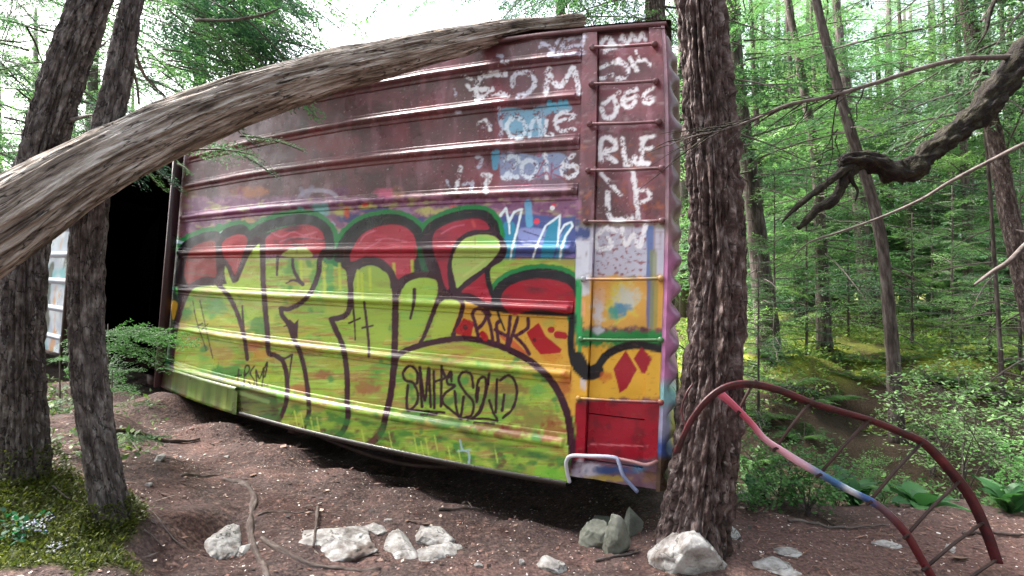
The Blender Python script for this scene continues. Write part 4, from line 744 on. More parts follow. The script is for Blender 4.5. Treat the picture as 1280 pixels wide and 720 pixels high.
# roots, sticks -------------------------------------------------------------------
def stick(name, label, cat, P, r, mat, ns=8, taper=(1, .6), bumpy=.2, parent=None, sub=1):
    P = np.asarray(P); R = r * np.linspace(taper[0], taper[1], len(P)); R = R * (1 + bumpy * fbm(np.stack([np.arange(len(P)) * .25, np.zeros(len(P)), np.full(len(P), r * 99)], 1), 2))
    V, F, tco = tube(P, R, ns, disp=lambda t, L, th: .32 * r * fbm(np.stack([t[..., 0] * 11, t[..., 1] / r * 1.4, t[..., 2] / r * 1.4], -1), 2))
    o = obj(name, V, F, M[mat], parent, smooth=True, tco=tco)
    if label: tag(o, label, cat)
    return o
for lb, pts, r, lift in [('thick bare root curving down the path in front of the boxcar', [(280, 601), (302, 604), (317, 620), (313, 648), (314, 678), (326, 702), (336, 724)], .028, .004),
                   ('bare root running along the front of the flat rock slab', [(328, 674), (350, 691), (385, 704), (425, 712), (475, 714)], .020, .004), ('thin forked root above the flat rock slab', [(322, 646), (345, 641), (372, 643), (400, 641), (428, 644)], .011, .002),
                   ('low grey root ridge left of the curved root', [(224, 597), (255, 595), (285, 590), (312, 588)], .026, -.006), ('short root crossing the flat rock slab upright', [(397, 640), (395, 662), (392, 690)], .010, .03)]:
    stick('tree_root', lb, 'root', gpath(pts, lift - r * .35), r, 'root', 14, (1, .55), .5)
for lb, pts, r, lift in [('long grey plank of wood on the ground beyond the second trunk', [(138, 541), (180, 545), (250, 550)], .022, .015), ('pale bent twig lying beside the mossy mound', [(155, 622), (186, 640), (206, 665), (232, 692)], .005, .012),
                   ('thin pale twig lying across the path above the mound', [(165, 556), (195, 570), (230, 582)], .005, .012), ('short pale twig between the two left trunks', [(66, 617), (82, 628), (97, 635)], .004, .02),
                   ('long pale stick lying at the edge of the leafy gully', [(985, 655), (1030, 661), (1075, 662), (1112, 659)], .010, .015), ('grey stick lying at the right edge of the red earth', [(1205, 672), (1240, 668), (1290, 672)], .014, .015),
                   ('flat splinter of wood in the shade below the big letters', [(548, 638), (575, 638), (602, 639)], .012, .012), ('thin stick lying level behind the mossy trunk foot', [(72, 571), (90, 572), (104, 570)], .006, .02), ('short dead twig under the bent ladder', [(1010, 640), (1032, 650), (1050, 662)], .005, .012),
                   ('thin twig at the foot of the second trunk', [(180, 668), (192, 678), (203, 690)], .004, .015), ('dead stick on the ground left of the boulder', [(745, 705), (770, 698), (800, 688)], .008, .01)]:
    stick('fallen_stick', lb, 'stick', gpath(pts, lift), r, 'twig' if r < .012 else 'root', 6, (1, .6))

# the big fallen log on the roof ------------------------------------------------------
lp = [(-2.62, .95, .62), (-2.36, 1.50, 1.25)] + [tuple(at(*q)) for q in [(0, 281, 2.06), (100, 218, 2.32), (200, 168, 2.62), (300, 126, 2.93), (400, 95, 3.24), (500, 69, 3.52), (600, 46, 3.78), (660, 35, 3.95), (728, 27, 4.16)]]
LP = catmull(lp, 44); lr = catmull(np.array([.170, .152, .138, .134, .132, .126, .118, .106, .086, .066, .048])[:, None] * [1, 0, 0], 44)[:, 0]
def wood(t, L, th):
    a = t[..., 0]; u = np.stack([a * .55, np.cos(th)[None] * 3.2 + 0 * a, np.sin(th)[None] * 3.2 + 0 * a], -1)
    g1 = fbm(u * [1, 1, 1], 3); g2 = fbm(np.stack([a * 1.1, np.cos(th)[None] * 9 + 0 * a, np.sin(th)[None] * 9 + 0 * a], -1), 3)
    crack = -np.clip(.10 - np.abs(g2), 0, 1) / .10 * np.clip(.6 + 1.6 * noise(np.stack([a * 1.4, np.cos(th)[None] * 2 + 0 * a, np.sin(th)[None] * 2 + 0 * a], -1)), 0, 1)
    return .014 * g1 + .008 * g2 + .024 * crack + .012 * fbm(np.stack([a * 2.5, np.cos(th)[None] * 1.2 + 0 * a, np.sin(th)[None] * 1.2 + 0 * a], -1), 2)
V, F, tco = tube(LP, lr, 200, wood); log = obj('fallen_log', V, F, M['dead_wood'], smooth=True, tco=tco); tag(log, 'huge bleached log leaning across the picture onto the boxcar roof', 'log')

# big trunks ---------------------------------------------------------------------------
def bark(amp, fz, fr, seed=0):
    def f(t, L, th):
        a = t[..., 0]; R_ = np.hypot(t[..., 1], t[..., 2]).mean(); c = np.cos(th)[None] + 0 * a; s = np.sin(th)[None] + 0 * a
        wv = .5 * noise(np.stack([a * 2.2, c * 1.5 + seed, s * 1.5], -1))
        n1 = noise(np.stack([a * fz, (c + wv * .25) * fr + seed, (s + wv * .25) * fr], -1)); n2 = noise(np.stack([a * fz * 3.2, c * fr * 1.9 + seed, s * fr * 1.9 + 4], -1)); n3_ = fbm(np.stack([a * 14, c * R_ * 42, s * R_ * 42 + seed], -1), 2)
        fis = np.clip(np.abs(n1) / .36, 0, 1) ** .8; fis2 = np.clip(np.abs(n2) / .32, 0, 1) ** .8
        return amp * (fis - .6) + amp * .5 * (fis2 - .6) + amp * .45 * n3_ + .25 * amp * noise(np.stack([a * .8, c * .8 + seed, s * .8], -1))
    return f
def trunk_mesh(P, R, ns, amp, fz, fr, mat, seed, parent, name='trunk', n=10):
    P = catmull(P, n); R = catmull(np.asarray(R)[:, None] * [1, 0, 0], n)[:, 0]
    V, F, tco = tube(P, R, ns, bark(amp, fz, fr, seed)); return obj(name, V, F, M[mat], parent, smooth=ns < 100, tco=tco)
def tree_root_empty(name, P0, label, cat='tree', group=None):
    t = empty(name, P0); tag(t, label, cat, group); return t
# the thick trunk that pins the car
d = 3.08; ptC = [(868, 690, .235), (872, 655, .212), (879, 600, .194), (889, 500, .184), (895, 400, .170), (896, 300, .162), (890, 200, .158), (882, 100, .154), (874, 0, .148), (862, -150, .14), (850, -330, .13), (846, -600, .10)]
PC_ = [at(x, y, d) for x, y, r in ptC]; tC = tree_root_empty('conifer_tree', PC_[0], 'thick red-brown conifer trunk pressed against the boxcar end')
trunk_mesh(PC_, [r - .026 for *_, r in ptC], 250, .042, .9, 3.4, 'bark_big', 3, tC, n=42)
# sprays -------------------------------------------------------------------------------
def spray(r, L, W, nl, leaf, sp, droop=.12, asp=.3):
    C_, D_, N_ = [], [], []
    for t in np.linspace(.06, 1, nl):
        for sd_ in (-1, 1):
            l = W * (1 - t) ** .6 * r.uniform(.6, 1.2) + leaf * 1.2; an = math.radians(r.uniform(48, 66) - 20 * t); n = max(2, int(l / sp)); q = (np.arange(n) + r.rand(n)) / n * l
            dr = np.array([math.cos(an), sd_ * math.sin(an), r.normal(0, .12)]); b = np.array([t * L, 0, -droop * (t * L) ** 2])
            p = b + q[:, None] * dr; p[:, 2] -= .25 * q ** 2 / max(W, .1) + r.normal(0, leaf * .25, n)
            for s2 in (-1, 1):
                a2 = an * sd_ + s2 * math.radians(r.uniform(30, 55)); dd = np.stack([np.cos(a2 + r.normal(0, .25, n)), np.sin(a2 + r.normal(0, .25, n)), r.normal(-.12, .25, n)], 1)
                C_.append(p); D_.append(unit(dd) * leaf * r.uniform(.6, 1.2, (n, 1))); N_.append(unit(np.stack([r.normal(0, .35, n), r.normal(0, .35, n), np.ones(n)], 1)))
    C_, D_, N_ = map(np.vstack, (C_, D_, N_)); W_ = unit(np.cross(N_, D_)) * (np.linalg.norm(D_, axis=1, keepdims=True) * asp * .5)
    return C_, D_, W_
def xf(az, el, roll=0.0, tw=0.0):
    ca, sa, ce, se = math.cos(az), math.sin(az), math.cos(el), math.sin(el); x = np.array([ca * ce, sa * ce, se]); y = np.array([-sa, ca, 0]); z = np.cross(x, y)
    c, s = math.cos(roll), math.sin(roll); return np.stack([x, y * c + z * s, z * c - y * s], 1)
GRN = [(62, 92, 54), (78, 110, 62), (96, 128, 72), (56, 84, 58), (110, 138, 74)]
def crown_arrays(seed, z0, z1, nb, Lmax, leaf, sp, nl, el=(-.25, .2), cols=GRN, shape=.8, twigs=True, nsp=6, Wk=.34):
    r = np.random.RandomState(seed); lib = [spray(r, 1.0, Wk, nl, leaf / Lmax, sp / Lmax, r.uniform(.1, .3)) for _ in range(nsp)]
    Vs, cs, tw = [], [], []
    for k in range(nb):
        z = z0 + (z1 - z0) * (k + r.rand()) / nb; f = (z - z0) / (z1 - z0); L = Lmax * (1 - f ** 1.5 * shape) * r.uniform(.55, 1.05); az = r.uniform(0, 2 * np.pi); R_ = xf(az, r.uniform(*el) + .3 * f, r.normal(0, .3))
        C_, D_, W_ = lib[r.randint(nsp)]; o = np.array([0, 0, z]); s = L
        V = np.stack([C_, C_ + D_ * .5 + W_, C_ + D_, C_ + D_ * .5 - W_], 1).reshape(-1, 3) * s @ R_.T + o; Vs.append(V)
        base = lin(np.array(cols))[r.randint(0, len(cols))] * r.uniform(.75, 1.25); cs.append(np.repeat(base * r.uniform(.7, 1.3, (len(C_), 1)), 4, 0))
        q = np.linspace(0, 1, 5); pts = np.stack([q, 0 * q, -.18 * q ** 2], 1) * s @ R_.T + o; tw.append(tube(pts, np.linspace(.014, .004, 5) * (.6 + L * .4), 4, cap=False)[:2])
    V = np.vstack(Vs); return V, np.arange(len(V)).reshape(-1, 4), np.vstack(cs), joinm(tw)
def crown_pair(name, *a, **k):
    V, F, c, (tV, tF) = crown_arrays(*a, **k)
    return make_mesh(name, V, F, M['leaf'], col=c), make_mesh(name + '_wood', tV, tF, M['twig'])
BR = [(84, 122, 82), (98, 138, 92), (114, 152, 100), (76, 112, 82), (126, 160, 104)]
CRN = [crown_pair('crown_a', 1, 1.0, 10, 84, 2.1, .085, .05, 15, cols=BR), crown_pair('crown_b', 2, 1.8, 11, 80, 2.3, .09, .05, 15, cols=BR), crown_pair('crown_c', 3, 3.0, 12, 80, 2.4, .09, .05, 15, cols=BR),
       crown_pair('crown_d', 4, .25, 3.4, 46, 1.05, .06, .038, 12, el=(-.1, .35), cols=BR), crown_pair('crown_e', 5, 4.4, 12, 60, 2.3, .09, .05, 15, el=(-.45, .05), cols=[(62, 92, 66), (76, 106, 72), (54, 82, 62)])]
def conifer(label, pts, d, w, crown, rot=0., sc=1.0, group=None, name='conifer_tree', top=11.5, ns=14, mat='bark_far', seed=0, dead=6):
    """pts: photograph points down the trunk, last one near the foot"""
    P = [at(x, y, d) for x, y in pts]; b = P[-1].copy(); b[2] = gz(b[0], b[1]) - .05
    dirv = (P[0] - P[-1]); dirv = dirv / max(dirv[2], .5); up = P[0] + dirv * max(1.0, (top - P[0][2])) * .8; path = [b] + ([P[-1]] if P[-1][2] > b[2] + .4 else []) + P[::-1][1:] + [up]
    path = np.array(path); L = np.concatenate([[0], np.cumsum(np.linalg.norm(np.diff(path, axis=0), axis=1))]); rad = w * d / 640 / 2 / math.hypot(1, (pts[-1][0] - 640) / 640) * (1.02 - .7 * L / L[-1]) ; rad[0] *= 1.25
    t = tree_root_empty(name, b, label, 'tree', group); trunk_mesh(path, rad, ns, .016 * w * d / 200, 1.4, 2.6, mat, seed, t, n=14)
    if crown is not None:
        cm, wm = CRN[crown]; lean = math.atan2(dirv[0], 1.0) * .9
        c = link('crown', cm, t, None, (0, lean, rot), (sc, sc, sc)); q = link('branches', wm, t, None, (0, lean, rot), (sc, sc, sc))
    rr = np.random.RandomState(seed + 5); parts = []
    for k in range(dead):
        f = rr.uniform(.12, .5); i = f * L[-1]; p = np.array([np.interp(i, L, path[:, j]) for j in range(3)]); az = rr.uniform(0, 6.28); ln = rr.uniform(.4, 1.3); dv = np.array([math.cos(az), math.sin(az), rr.uniform(-.5, .2)])
        s_ = np.linspace(0, 1, 5)[:, None]; pp = p + dv * ln * s_ + np.array([0, 0, -.25]) * ln * s_ ** 2; stick('dead_branch', None, None, pp, .012, 'twig', 5, (1, .3), parent=t)
    return t
conifer('conifer on the far bank nearest the thick trunk, right of it', [(910, -20), (925, 120), (945, 280), (962, 440)], 9.6, 27, 2, .3, seed=1)
conifer('slender leaning conifer standing between the two tallest bank trunks', [(982, -20), (1003, 100), (1022, 230), (1031, 440)], 10.6, 17, 1, 1.1, seed=2)
conifer('leaning conifer rising from the dark bank in front of the mossy strip', [(1016, -20), (1040, 80), (1062, 160), (1098, 280), (1114, 420), (1122, 530)], 7.3, 19, 4, 2.0, seed=3)
conifer('broad leaning conifer behind the mossy limb at the right edge', [(1200, -30), (1222, 80), (1246, 190), (1268, 300), (1296, 440)], 6.4, 33, 4, .7, seed=4, mat='bark_big')
conifer('very thin dark sapling trunk in front of the broad right edge conifer', [(1222, 60), (1236, 220), (1244, 340), (1252, 470)], 6.8, 8, None, seed=5, top=6, dead=10)
conifer('stout far conifer seen low between the two bank trunks', [(1058, 120), (1072, 240), (1090, 400)], 14, 24, 2, 2.2, seed=6)
conifer('tall dark red trunk rising behind the boxcar roof', [(818, -40), (821, 60), (824, 300), (825, 420)], 7.9, 40, 4, 1.4, seed=7, mat='bark_big', ns=24)
bush_t = conifer('bushy conifer behind the boxcar, left of the dark red trunk', [(700, -60), (702, 100), (705, 380)], 9.6, 20, 4, 2.4, seed=8)
conifer('conifer behind the boxcar whose foliage shows left of the white sky gap', [(255, -40), (250, 100), (245, 400)], 11.0, 24, 4, .4, seed=9, sc=1.1)
conifer('conifer far behind the two left trunks', [(120, -40), (116, 100), (112, 380)], 12.0, 22, 2, 3.0, seed=10, sc=1.05)
conifer('conifer at the far left edge behind the mossy trunk', [(-40, -40), (-35, 100), (-30, 400)], 10.0, 30, 2, 1.7, seed=11)
for k, (x, dd, w, cr_, sc) in enumerate([(1140, 15.5, 13, 1, 1.), (1178, 17, 14, 0, 1.1), (1000, 15, 14, 0, 1.), (938, 15.5, 18, 0, 1.), (1212, 13, 15, 1, 1.), (1268, 15, 16, 0, 1.05), (1052, 18.5, 13, 0, 1.15), (970, 19, 12, 0, 1.2), (1110, 19.5, 14, 0, 1.2), (1240, 18.5, 14, 0, 1.2), (890, 13.5, 16, 1, 1.), (955, 12.5, 12, 0, .9), (1195, 15.5, 12, 0, 1.), (1030, 16.5, 12, 1, 1.1)]):
    conifer('slim conifer standing deep in the pale green wood beyond the bank', [(x - 14, 60), (x - 6, 220), (x, 400)], dd, w, cr_, k * 1.3, sc, 'slim conifers deep in the wood', seed=20 + k, ns=8, dead=3)
for k, (x, dd, sc) in enumerate([(968, 9.2, 1.0), (1008, 10.2, 1.1), (1060, 11.5, 1.1), (1140, 10.2, .8), (1190, 10.8, 1.0), (1238, 9.2, 1.0), (1275, 8.4, 1.1), (1165, 13, 1.2), (925, 11, 1.2), (948, 7.6, .75), (1215, 12.6, 1.2), (1030, 13.5, 1.3)]):
    P = at(x, 430, dd); P[2] = gz(P[0], P[1]) - .03; t = tree_root_empty('young_conifer', P, 'young feathery conifer growing on the bank under the tall trunks', 'tree', 'young conifers on the bank')
    cm, wm = CRN[3]; link('crown', cm, t, None, (0, 0, k * 2.1), (sc, sc, sc)); link('branches', wm, t, None, (0, 0, k * 2.1), (sc, sc, sc)); stick('trunk', None, None, np.array([P + [0, 0, z] for z in np.linspace(-.05, 3.5 * sc, 8)]), .03, 'bark_far', 6, (1, .2), .05, t)
# far wood: one mass, leaf colours paled in place of haze
far = []; fcol = []; ftr = []
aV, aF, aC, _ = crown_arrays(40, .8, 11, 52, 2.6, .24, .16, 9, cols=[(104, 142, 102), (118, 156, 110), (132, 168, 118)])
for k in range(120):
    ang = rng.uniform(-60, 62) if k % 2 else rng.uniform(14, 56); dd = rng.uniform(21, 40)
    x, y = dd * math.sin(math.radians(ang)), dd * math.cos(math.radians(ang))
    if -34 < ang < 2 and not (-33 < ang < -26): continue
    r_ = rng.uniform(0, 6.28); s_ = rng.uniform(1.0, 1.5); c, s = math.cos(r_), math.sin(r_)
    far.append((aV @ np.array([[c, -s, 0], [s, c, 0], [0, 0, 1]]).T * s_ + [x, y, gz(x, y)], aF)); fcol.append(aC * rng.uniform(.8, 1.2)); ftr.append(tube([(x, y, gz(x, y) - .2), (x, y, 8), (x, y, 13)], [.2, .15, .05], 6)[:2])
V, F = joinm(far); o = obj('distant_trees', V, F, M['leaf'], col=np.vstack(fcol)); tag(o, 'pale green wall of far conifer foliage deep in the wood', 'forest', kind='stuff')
V, F = joinm(ftr); o = obj('distant_trunks', V, F, M['twig']); tag(o, 'thin far tree trunks deep in the wood', 'forest', kind='stuff')

# the wood goes on round and behind the eye
far = []; fcol = []; ftr = []
bV, bF, bC, _ = crown_arrays(41, 1.5, 13, 46, 3.0, .34, .24, 8)
for k, (ang, dd) in enumerate([(75, 9), (95, 8), (112, 10), (128, 7.5), (146, 9.5), (163, 8), (180, 10), (197, 8), (214, 9.5), (231, 8), (248, 9.5), (266, 8), (284, 10), (302, 13), (85, 14), (120, 14), (155, 14), (190, 14), (225, 14), (260, 14)]):
    x, y = dd * math.sin(math.radians(ang)), dd * math.cos(math.radians(ang)); r_ = rng.uniform(0, 6.28); s_ = rng.uniform(1.0, 1.25); c, s = math.cos(r_), math.sin(r_)
    far.append((bV @ np.array([[c, -s, 0], [s, c, 0], [0, 0, 1]]).T * s_ + [x, y, gz(x, y)], bF)); fcol.append(bC * rng.uniform(.8, 1.2)); ftr.append(tube([(x, y, gz(x, y) - .2), (x, y, 8), (x, y, 14)], [.2, .15, .05], 6)[:2])
V, F = joinm(far); o = obj('surrounding_trees', V, F, M['leaf'], col=np.vstack(fcol)); tag(o, 'conifer foliage of the wood round the clearing', 'forest', kind='stuff')
V, F = joinm(ftr); o = obj('surrounding_trunks', V, F, M['twig']); tag(o, 'trunks of the wood round the clearing', 'forest', kind='stuff')

# left trunks ----------------------------------------------------------------------------
d = 2.72; pa = [(32, 650, .19), (31, 610, .150), (30, 540, .132), (28, 450, .125), (30, 350, .122), (38, 260, .12), (57, 170, .118), (84, 85, .115), (114, 0, .108), (146, -90, .10), (182, -190, .10), (240, -350, .09)]
PA = [at(x, y, d) for x, y, r in pa]; PA[0][2] = gz(PA[0][0], PA[0][1]) - .1; tA = tree_root_empty('conifer_tree', PA[1], 'grey-brown conifer with mossy foot at the left edge, thicker of two'); trunk_mesh(PA, [r * .70 for *_, r in pa], 190, .022, 1.2, 3.8, 'bark_grey', 8, tA, n=34)
d = 2.52; pb = [(150, 690, .13), (139, 640, .098), (124, 560, .088), (112, 470, .086), (108, 390, .085), (110, 300, .085), (120, 220, .080), (137, 145, .074), (151, 80, .066), (166, 0, .052), (182, -80, .05), (205, -200, .045), (240, -380, .04)]
PB = [at(x, y, d) for x, y, r in pb]; PB[0][2] = gz(PB[0][0], PB[0][1]) - .1; tB = tree_root_empty('conifer_tree', PB[1], 'slimmer grey conifer trunk in front of the dark boxcar doorway'); trunk_mesh(PB, [r * .76 for *_, r in pb], 150, .013, 1.5, 3.4, 'bark_grey', 15, tB, n=30)
# hanging cedar foliage of the left trees
lr_ = np.random.RandomState(5); lib = [spray(lr_, 1.0, .36, 20, .042, .026, .25, .34) for _ in range(5)]
def hang(name, specs, parent, cols, mat='leaf'):
    Vs, cs, tw = [], [], []
    for (x, y, dd, L, az, el) in specs:
        o = at(x, y, dd); R_ = xf(az, el, lr_.normal(0, .35)); C_, D_, W_ = lib[lr_.randint(5)]
        Vs.append(np.stack([C_, C_ + D_ * .5 + W_, C_ + D_, C_ + D_ * .5 - W_], 1).reshape(-1, 3) * L @ R_.T + o); b_ = lin(np.array(cols))[lr_.randint(len(cols))]; cs.append(np.repeat(b_ * lr_.uniform(.6, 1.35, (len(C_), 1)), 4, 0))
        q = np.linspace(0, 1, 5); tw.append(tube(np.stack([q, 0 * q, -.25 * q ** 2], 1) * L @ R_.T + o, np.linspace(.008, .003, 5), 4, cap=False)[:2])
    V = np.vstack(Vs); o = obj(name, V, np.arange(len(V)).reshape(-1, 4), M[mat], parent, col=np.vstack(cs)); V, F = joinm(tw); obj('branches', V, F, M['twig'], parent)
CED = [(66, 104, 80), (82, 122, 86), (98, 138, 88), (56, 90, 76)]
sp = []
for k in range(96):                                       # canopy that fills the upper left, thinning to the sky gap
    x = lr_.uniform(150, 345); y = lr_.uniform(-60, 130 - .30 * (x - 150)); sp.append((x - 30, y - 10, lr_.uniform(3.6, 5.6), lr_.uniform(.6, 1.1), lr_.uniform(-.8, .6), lr_.uniform(-.7, .1)))
for k in range(14): sp.append((lr_.uniform(240, 330), lr_.uniform(-40, 40), lr_.uniform(4.0, 5.2), lr_.uniform(.4, .7), lr_.uniform(-.5, .5), lr_.uniform(-.5, .1)))
for k in range(16): sp.append((lr_.uniform(95, 150), lr_.uniform(120, 190), lr_.uniform(3.2, 4.4), lr_.uniform(.35, .7), lr_.uniform(-1, 1), lr_.uniform(-.6, .2)))
hang('foliage', sp, tB, CED)
sp2 = [(lr_.uniform(540, 800), lr_.uniform(-70, 4), lr_.uniform(6.6, 9.0), lr_.uniform(.9, 1.5), lr_.uniform(0, 6.28), lr_.uniform(-.6, 0)) for _ in range(46)]
hang('foliage', sp2, bush_t, CED)
hang('foliage', [(228, 190, 3.05, .48, -.15, .14), (262, 178, 3.1, .42, .1, -.25), (300, 170, 3.15, .36, .2, .05), (222, 205, 3.0, .16, -.4, -.3)], tB, [(96, 130, 104), (110, 142, 112)])
sp = []
for k in range(56): sp.append((lr_.uniform(-60, 70), lr_.uniform(-60, 190), lr_.uniform(3.4, 5.4), lr_.uniform(.4, .85), lr_.uniform(-2.6, 2.6), lr_.uniform(-.8, .1)))
for k in range(8): sp.append((lr_.uniform(-40, 40), lr_.uniform(180, 260), lr_.uniform(3.2, 4.4), lr_.uniform(.3, .5), lr_.uniform(-1, 1), lr_.uniform(-.6, .1)))
hang('foliage', sp, tA, CED)
for P_ in [[(165, 40, 2.5), (172, 75, 2.6), (185, 100, 2.75), (205, 118, 2.9)], [(158, 78, 2.5), (170, 100, 2.6), (174, 130, 2.6)], [(245, 25, 3.6), (290, 25, 3.5), (330, 18, 3.5), (352, 10, 3.5)], [(90, 150, 2.7), (108, 145, 2.9), (130, 142, 3.2)], [(100, 60, 2.7), (118, 62, 3.0), (135, 50, 3.2)]]:
    stick('dead_branch', None, None, catmull([at(*q) for q in P_], 5), .012, 'twig', 6, (1, .4), .2, tB)
# no crown is built over the big trunk
# behind trunk B: cedar seedlings by the doorway
for k, (lb, x, y, dd, n, sz) in enumerate([('feathery cedar seedling in front of the dark doorway beside the second trunk', 135, 470, 3.9, 9, .62), ('low cedar seedling between the two left trunks', 75, 485, 4.6, 9, .55), ('bright cedar sprig low beside the plank of wood', 140, 528, 3.3, 6, .36)]):
    P = at(x, y, dd); P[2] = gz(P[0], P[1]); t = tree_root_empty('cedar_seedling', P, lb, 'seedling'); zt = max(.35, EYE - (y - 130 * .5 - 360) / 640 * dd - P[2])
    stick('stem', None, None, np.array([P + [0, 0, q] for q in np.linspace(-.03, zt, 6)]), .009, 'twig', 5, (1, .4), .1, t); Vs, cs = [], []
    for j in range(n):
        R_ = xf(lr_.uniform(-1.2, 1.6), lr_.uniform(-.2, .35), lr_.normal(0, .3)); C_, D_, W_ = lib[lr_.randint(5)]; L = sz * lr_.uniform(.6, 1.1)
        Vs.append(np.stack([C_, C_ + D_ * .5 + W_, C_ + D_, C_ + D_ * .5 - W_], 1).reshape(-1, 3) * L @ R_.T + P + [0, 0, zt * lr_.uniform(.25, 1.0)]); cs.append(np.repeat(lin((78, 116, 74)) * lr_.uniform(.6, 1.4, (len(C_), 1)), 4, 0))
    V = np.vstack(Vs); obj('foliage', V, np.arange(len(V)).reshape(-1, 4), M['leaf'], t, col=np.vstack(cs))

# dead tree just outside the right edge with its limbs reaching in ------------------------------
d0 = 3.0; bt = np.array([3.42, 3.05, gz(3.42, 3.05) - .1]); dt = tree_root_empty('dead_tree', bt, 'dead tree at the right edge with a mossy crooked limb and thin bare branches')
stick('trunk', None, None, catmull([bt, (3.40, 3.05, 1.6), (3.33, 3.03, 3.2), (3.36, 3.0, 5.0)], 12), .13, 'limb', 16, (1.1, .7), .1, dt)
def limb(name, pts, radii, mat='limb', ns=18, amp=.16, n=12, f=9):
    P = catmull([at(*p) for p in pts], n); R = catmull(np.array(radii)[:, None] * [1, 0, 0], n)[:, 0]
    V, F, tco = tube(P, R, ns, disp=lambda t, L, th: amp * R.mean() * (fbm(np.stack([t[..., 0] * f, t[..., 1] * 22, t[..., 2] * 22], -1), 3)))
    return obj(name, V, F, M[mat], dt, smooth=True, tco=tco)
limb('limb', [(1352, 0, 3.02), (1315, 35, 3.0), (1275, 75, 2.98), (1235, 130, 2.96), (1195, 165, 2.95), (1160, 192, 2.94), (1138, 212, 2.93), (1115, 214, 2.92), (1085, 200, 2.92), (1050, 202, 2.92)], [.085, .08, .074, .070, .062, .058, .062, .056, .048, .034], ns=44, amp=.45, f=14)
limb('fork', [(1066, 206, 2.92), (1042, 222, 2.9), (1016, 243, 2.88), (990, 264, 2.87), (976, 280, 2.86)], [.026, .022, .018, .013, .003], amp=.4, f=22, n=6)
limb('fork', [(1068, 208, 2.93), (1052, 230, 2.93), (1044, 247, 2.92), (1020, 264, 2.92), (998, 286, 2.91)], [.032, .03, .028, .026, .012], amp=.55, f=22, n=6)
limb('broken_spur', [(1062, 215, 2.9), (1066, 228, 2.9), (1072, 238, 2.9), (1069, 252, 2.9)], [.02, .012, .007, .003], ns=8)
limb('bare_branch', [(1345, 74, 3.02), (1285, 71, 2.98), (1240, 72, 2.95), (1200, 74, 2.92), (1150, 86, 2.88), (1090, 105, 2.83), (1035, 121, 2.79), (985, 131, 2.75), (945, 148, 2.7), (905, 162, 2.66), (868, 170, 2.62), (835, 182, 2.6)], [.02, .018, .016, .014, .012, .011, .010, .008, .006, .005, .004, .002], 'twig', 8, .1)
limb('bare_branch', [(1350, 155, 3.05), (1285, 178, 3.1), (1240, 200, 3.15), (1190, 226, 3.2), (1150, 250, 3.25), (1100, 272, 3.3), (1050, 290, 3.3), (1010, 304, 3.3), (985, 330, 3.3)], [.014, .013, .012, .011, .009, .008, .007, .005, .002], 'twig', 8, .1)
limb('bare_branch', [(1350, 270, 3.05), (1290, 300, 3.2), (1262, 326, 3.25), (1240, 340, 3.3), (1218, 356, 3.3)], [.016, .016, .015, .013, .007], 'twig', 8, .1)
limb('bare_branch', [(1330, -60, 3.0), (1262, -20, 3.0), (1240, 8, 3.0), (1232, 40, 3.0), (1215, 66, 3.0)], [.02, .016, .012, .008, .002], 'limb', 8, .1)
tr_r = np.random.RandomState(3)
bb = catmull([at(*p) for p in [(1090, 105, 2.83), (1035, 121, 2.79), (985, 131, 2.75), (945, 148, 2.7), (905, 162, 2.66), (868, 172, 2.62)]], 20)
for k in range(40):                                       # fan of dead twigs on the long branch
    p = bb[tr_r.randint(len(bb))]; ln = tr_r.uniform(.12, .34); q = np.linspace(0, 1, 5)[:, None]; dv = np.array([-1.0, tr_r.normal(0, .25), tr_r.uniform(-.75, .12)]); pp = p + dv * ln * q + np.array([-.1, 0, -.2]) * ln * q ** 2 + tr_r.normal(0, .004, (5, 3))
    stick('twig', None, None, pp, .0034, 'limb', 4, (1, .3), 0, dt)
for (x, y, dd), (x2, y2) in [((1048, 118, 2.79), (1032, 240)), ((1078, 110, 2.8), (1064, 170)), ((1046, 160, 2.79), (1022, 205)), ((1044, 170, 2.79), (1052, 205)), ((1040, 185, 2.79), (1018, 200)), ((1010, 128, 2.77), (990, 170))]:
    q = np.linspace(0, 1, 6)[:, None]; a, b = at(x, y, dd), at(x2, y2, dd); stick('twig', None, None, a + (b - a) * q + tr_r.normal(0, .006, (6, 3)), .0042, 'limb', 4, (1, .3), 0, dt)

# the bent ladder -----------------------------------------------------------------------------------
def flatbar(P, width, thick, wdir, parent, name, mat, colf=None):
    P = np.asarray(P); T = unit(np.gradient(P, axis=0)); W_ = np.asarray(wdir) + 0 * P; W_ = unit(W_ - T * (W_ * T).sum(1, keepdims=True)); N_ = np.cross(T, W_); width = np.broadcast_to(np.asarray(width, float), (len(P),))[:, None]
    V = np.stack([P + W_ * width / 2 + N_ * thick / 2, P - W_ * width / 2 + N_ * thick / 2, P - W_ * width / 2 - N_ * thick / 2, P + W_ * width / 2 - N_ * thick / 2], 1); n = len(P)
    F = [grid_faces(n, 4, True), np.array([[3, 2, 1, 0], [4 * n - 4, 4 * n - 3, 4 * n - 2, 4 * n - 1]])]; V = V.reshape(-1, 3); k = {}
    if colf is not None: k['col'] = colf(V)
    F = np.vstack(F); return obj(name, V, F, M[mat], parent, **k)
bl = empty('bent_ladder', gpt(1200, 700)); tag(bl, 'bent and twisted red boxcar ladder lying against the thick trunk', 'ladder')
r1 = catmull([at(*p) for p in [(846, 566, 2.80), (852, 550, 2.78), (864, 526, 2.76), (884, 500, 2.74), (908, 484, 2.74), (938, 480, 2.75), (975, 488, 2.77), (1013, 503, 2.8), (1050, 514, 2.82), (1090, 526, 2.84), (1125, 540, 2.86), (1156, 555, 2.88), (1185, 585, 2.89), (1212, 620, 2.89), (1232, 662, 2.88), (1247, 704, 2.87)]], 10)
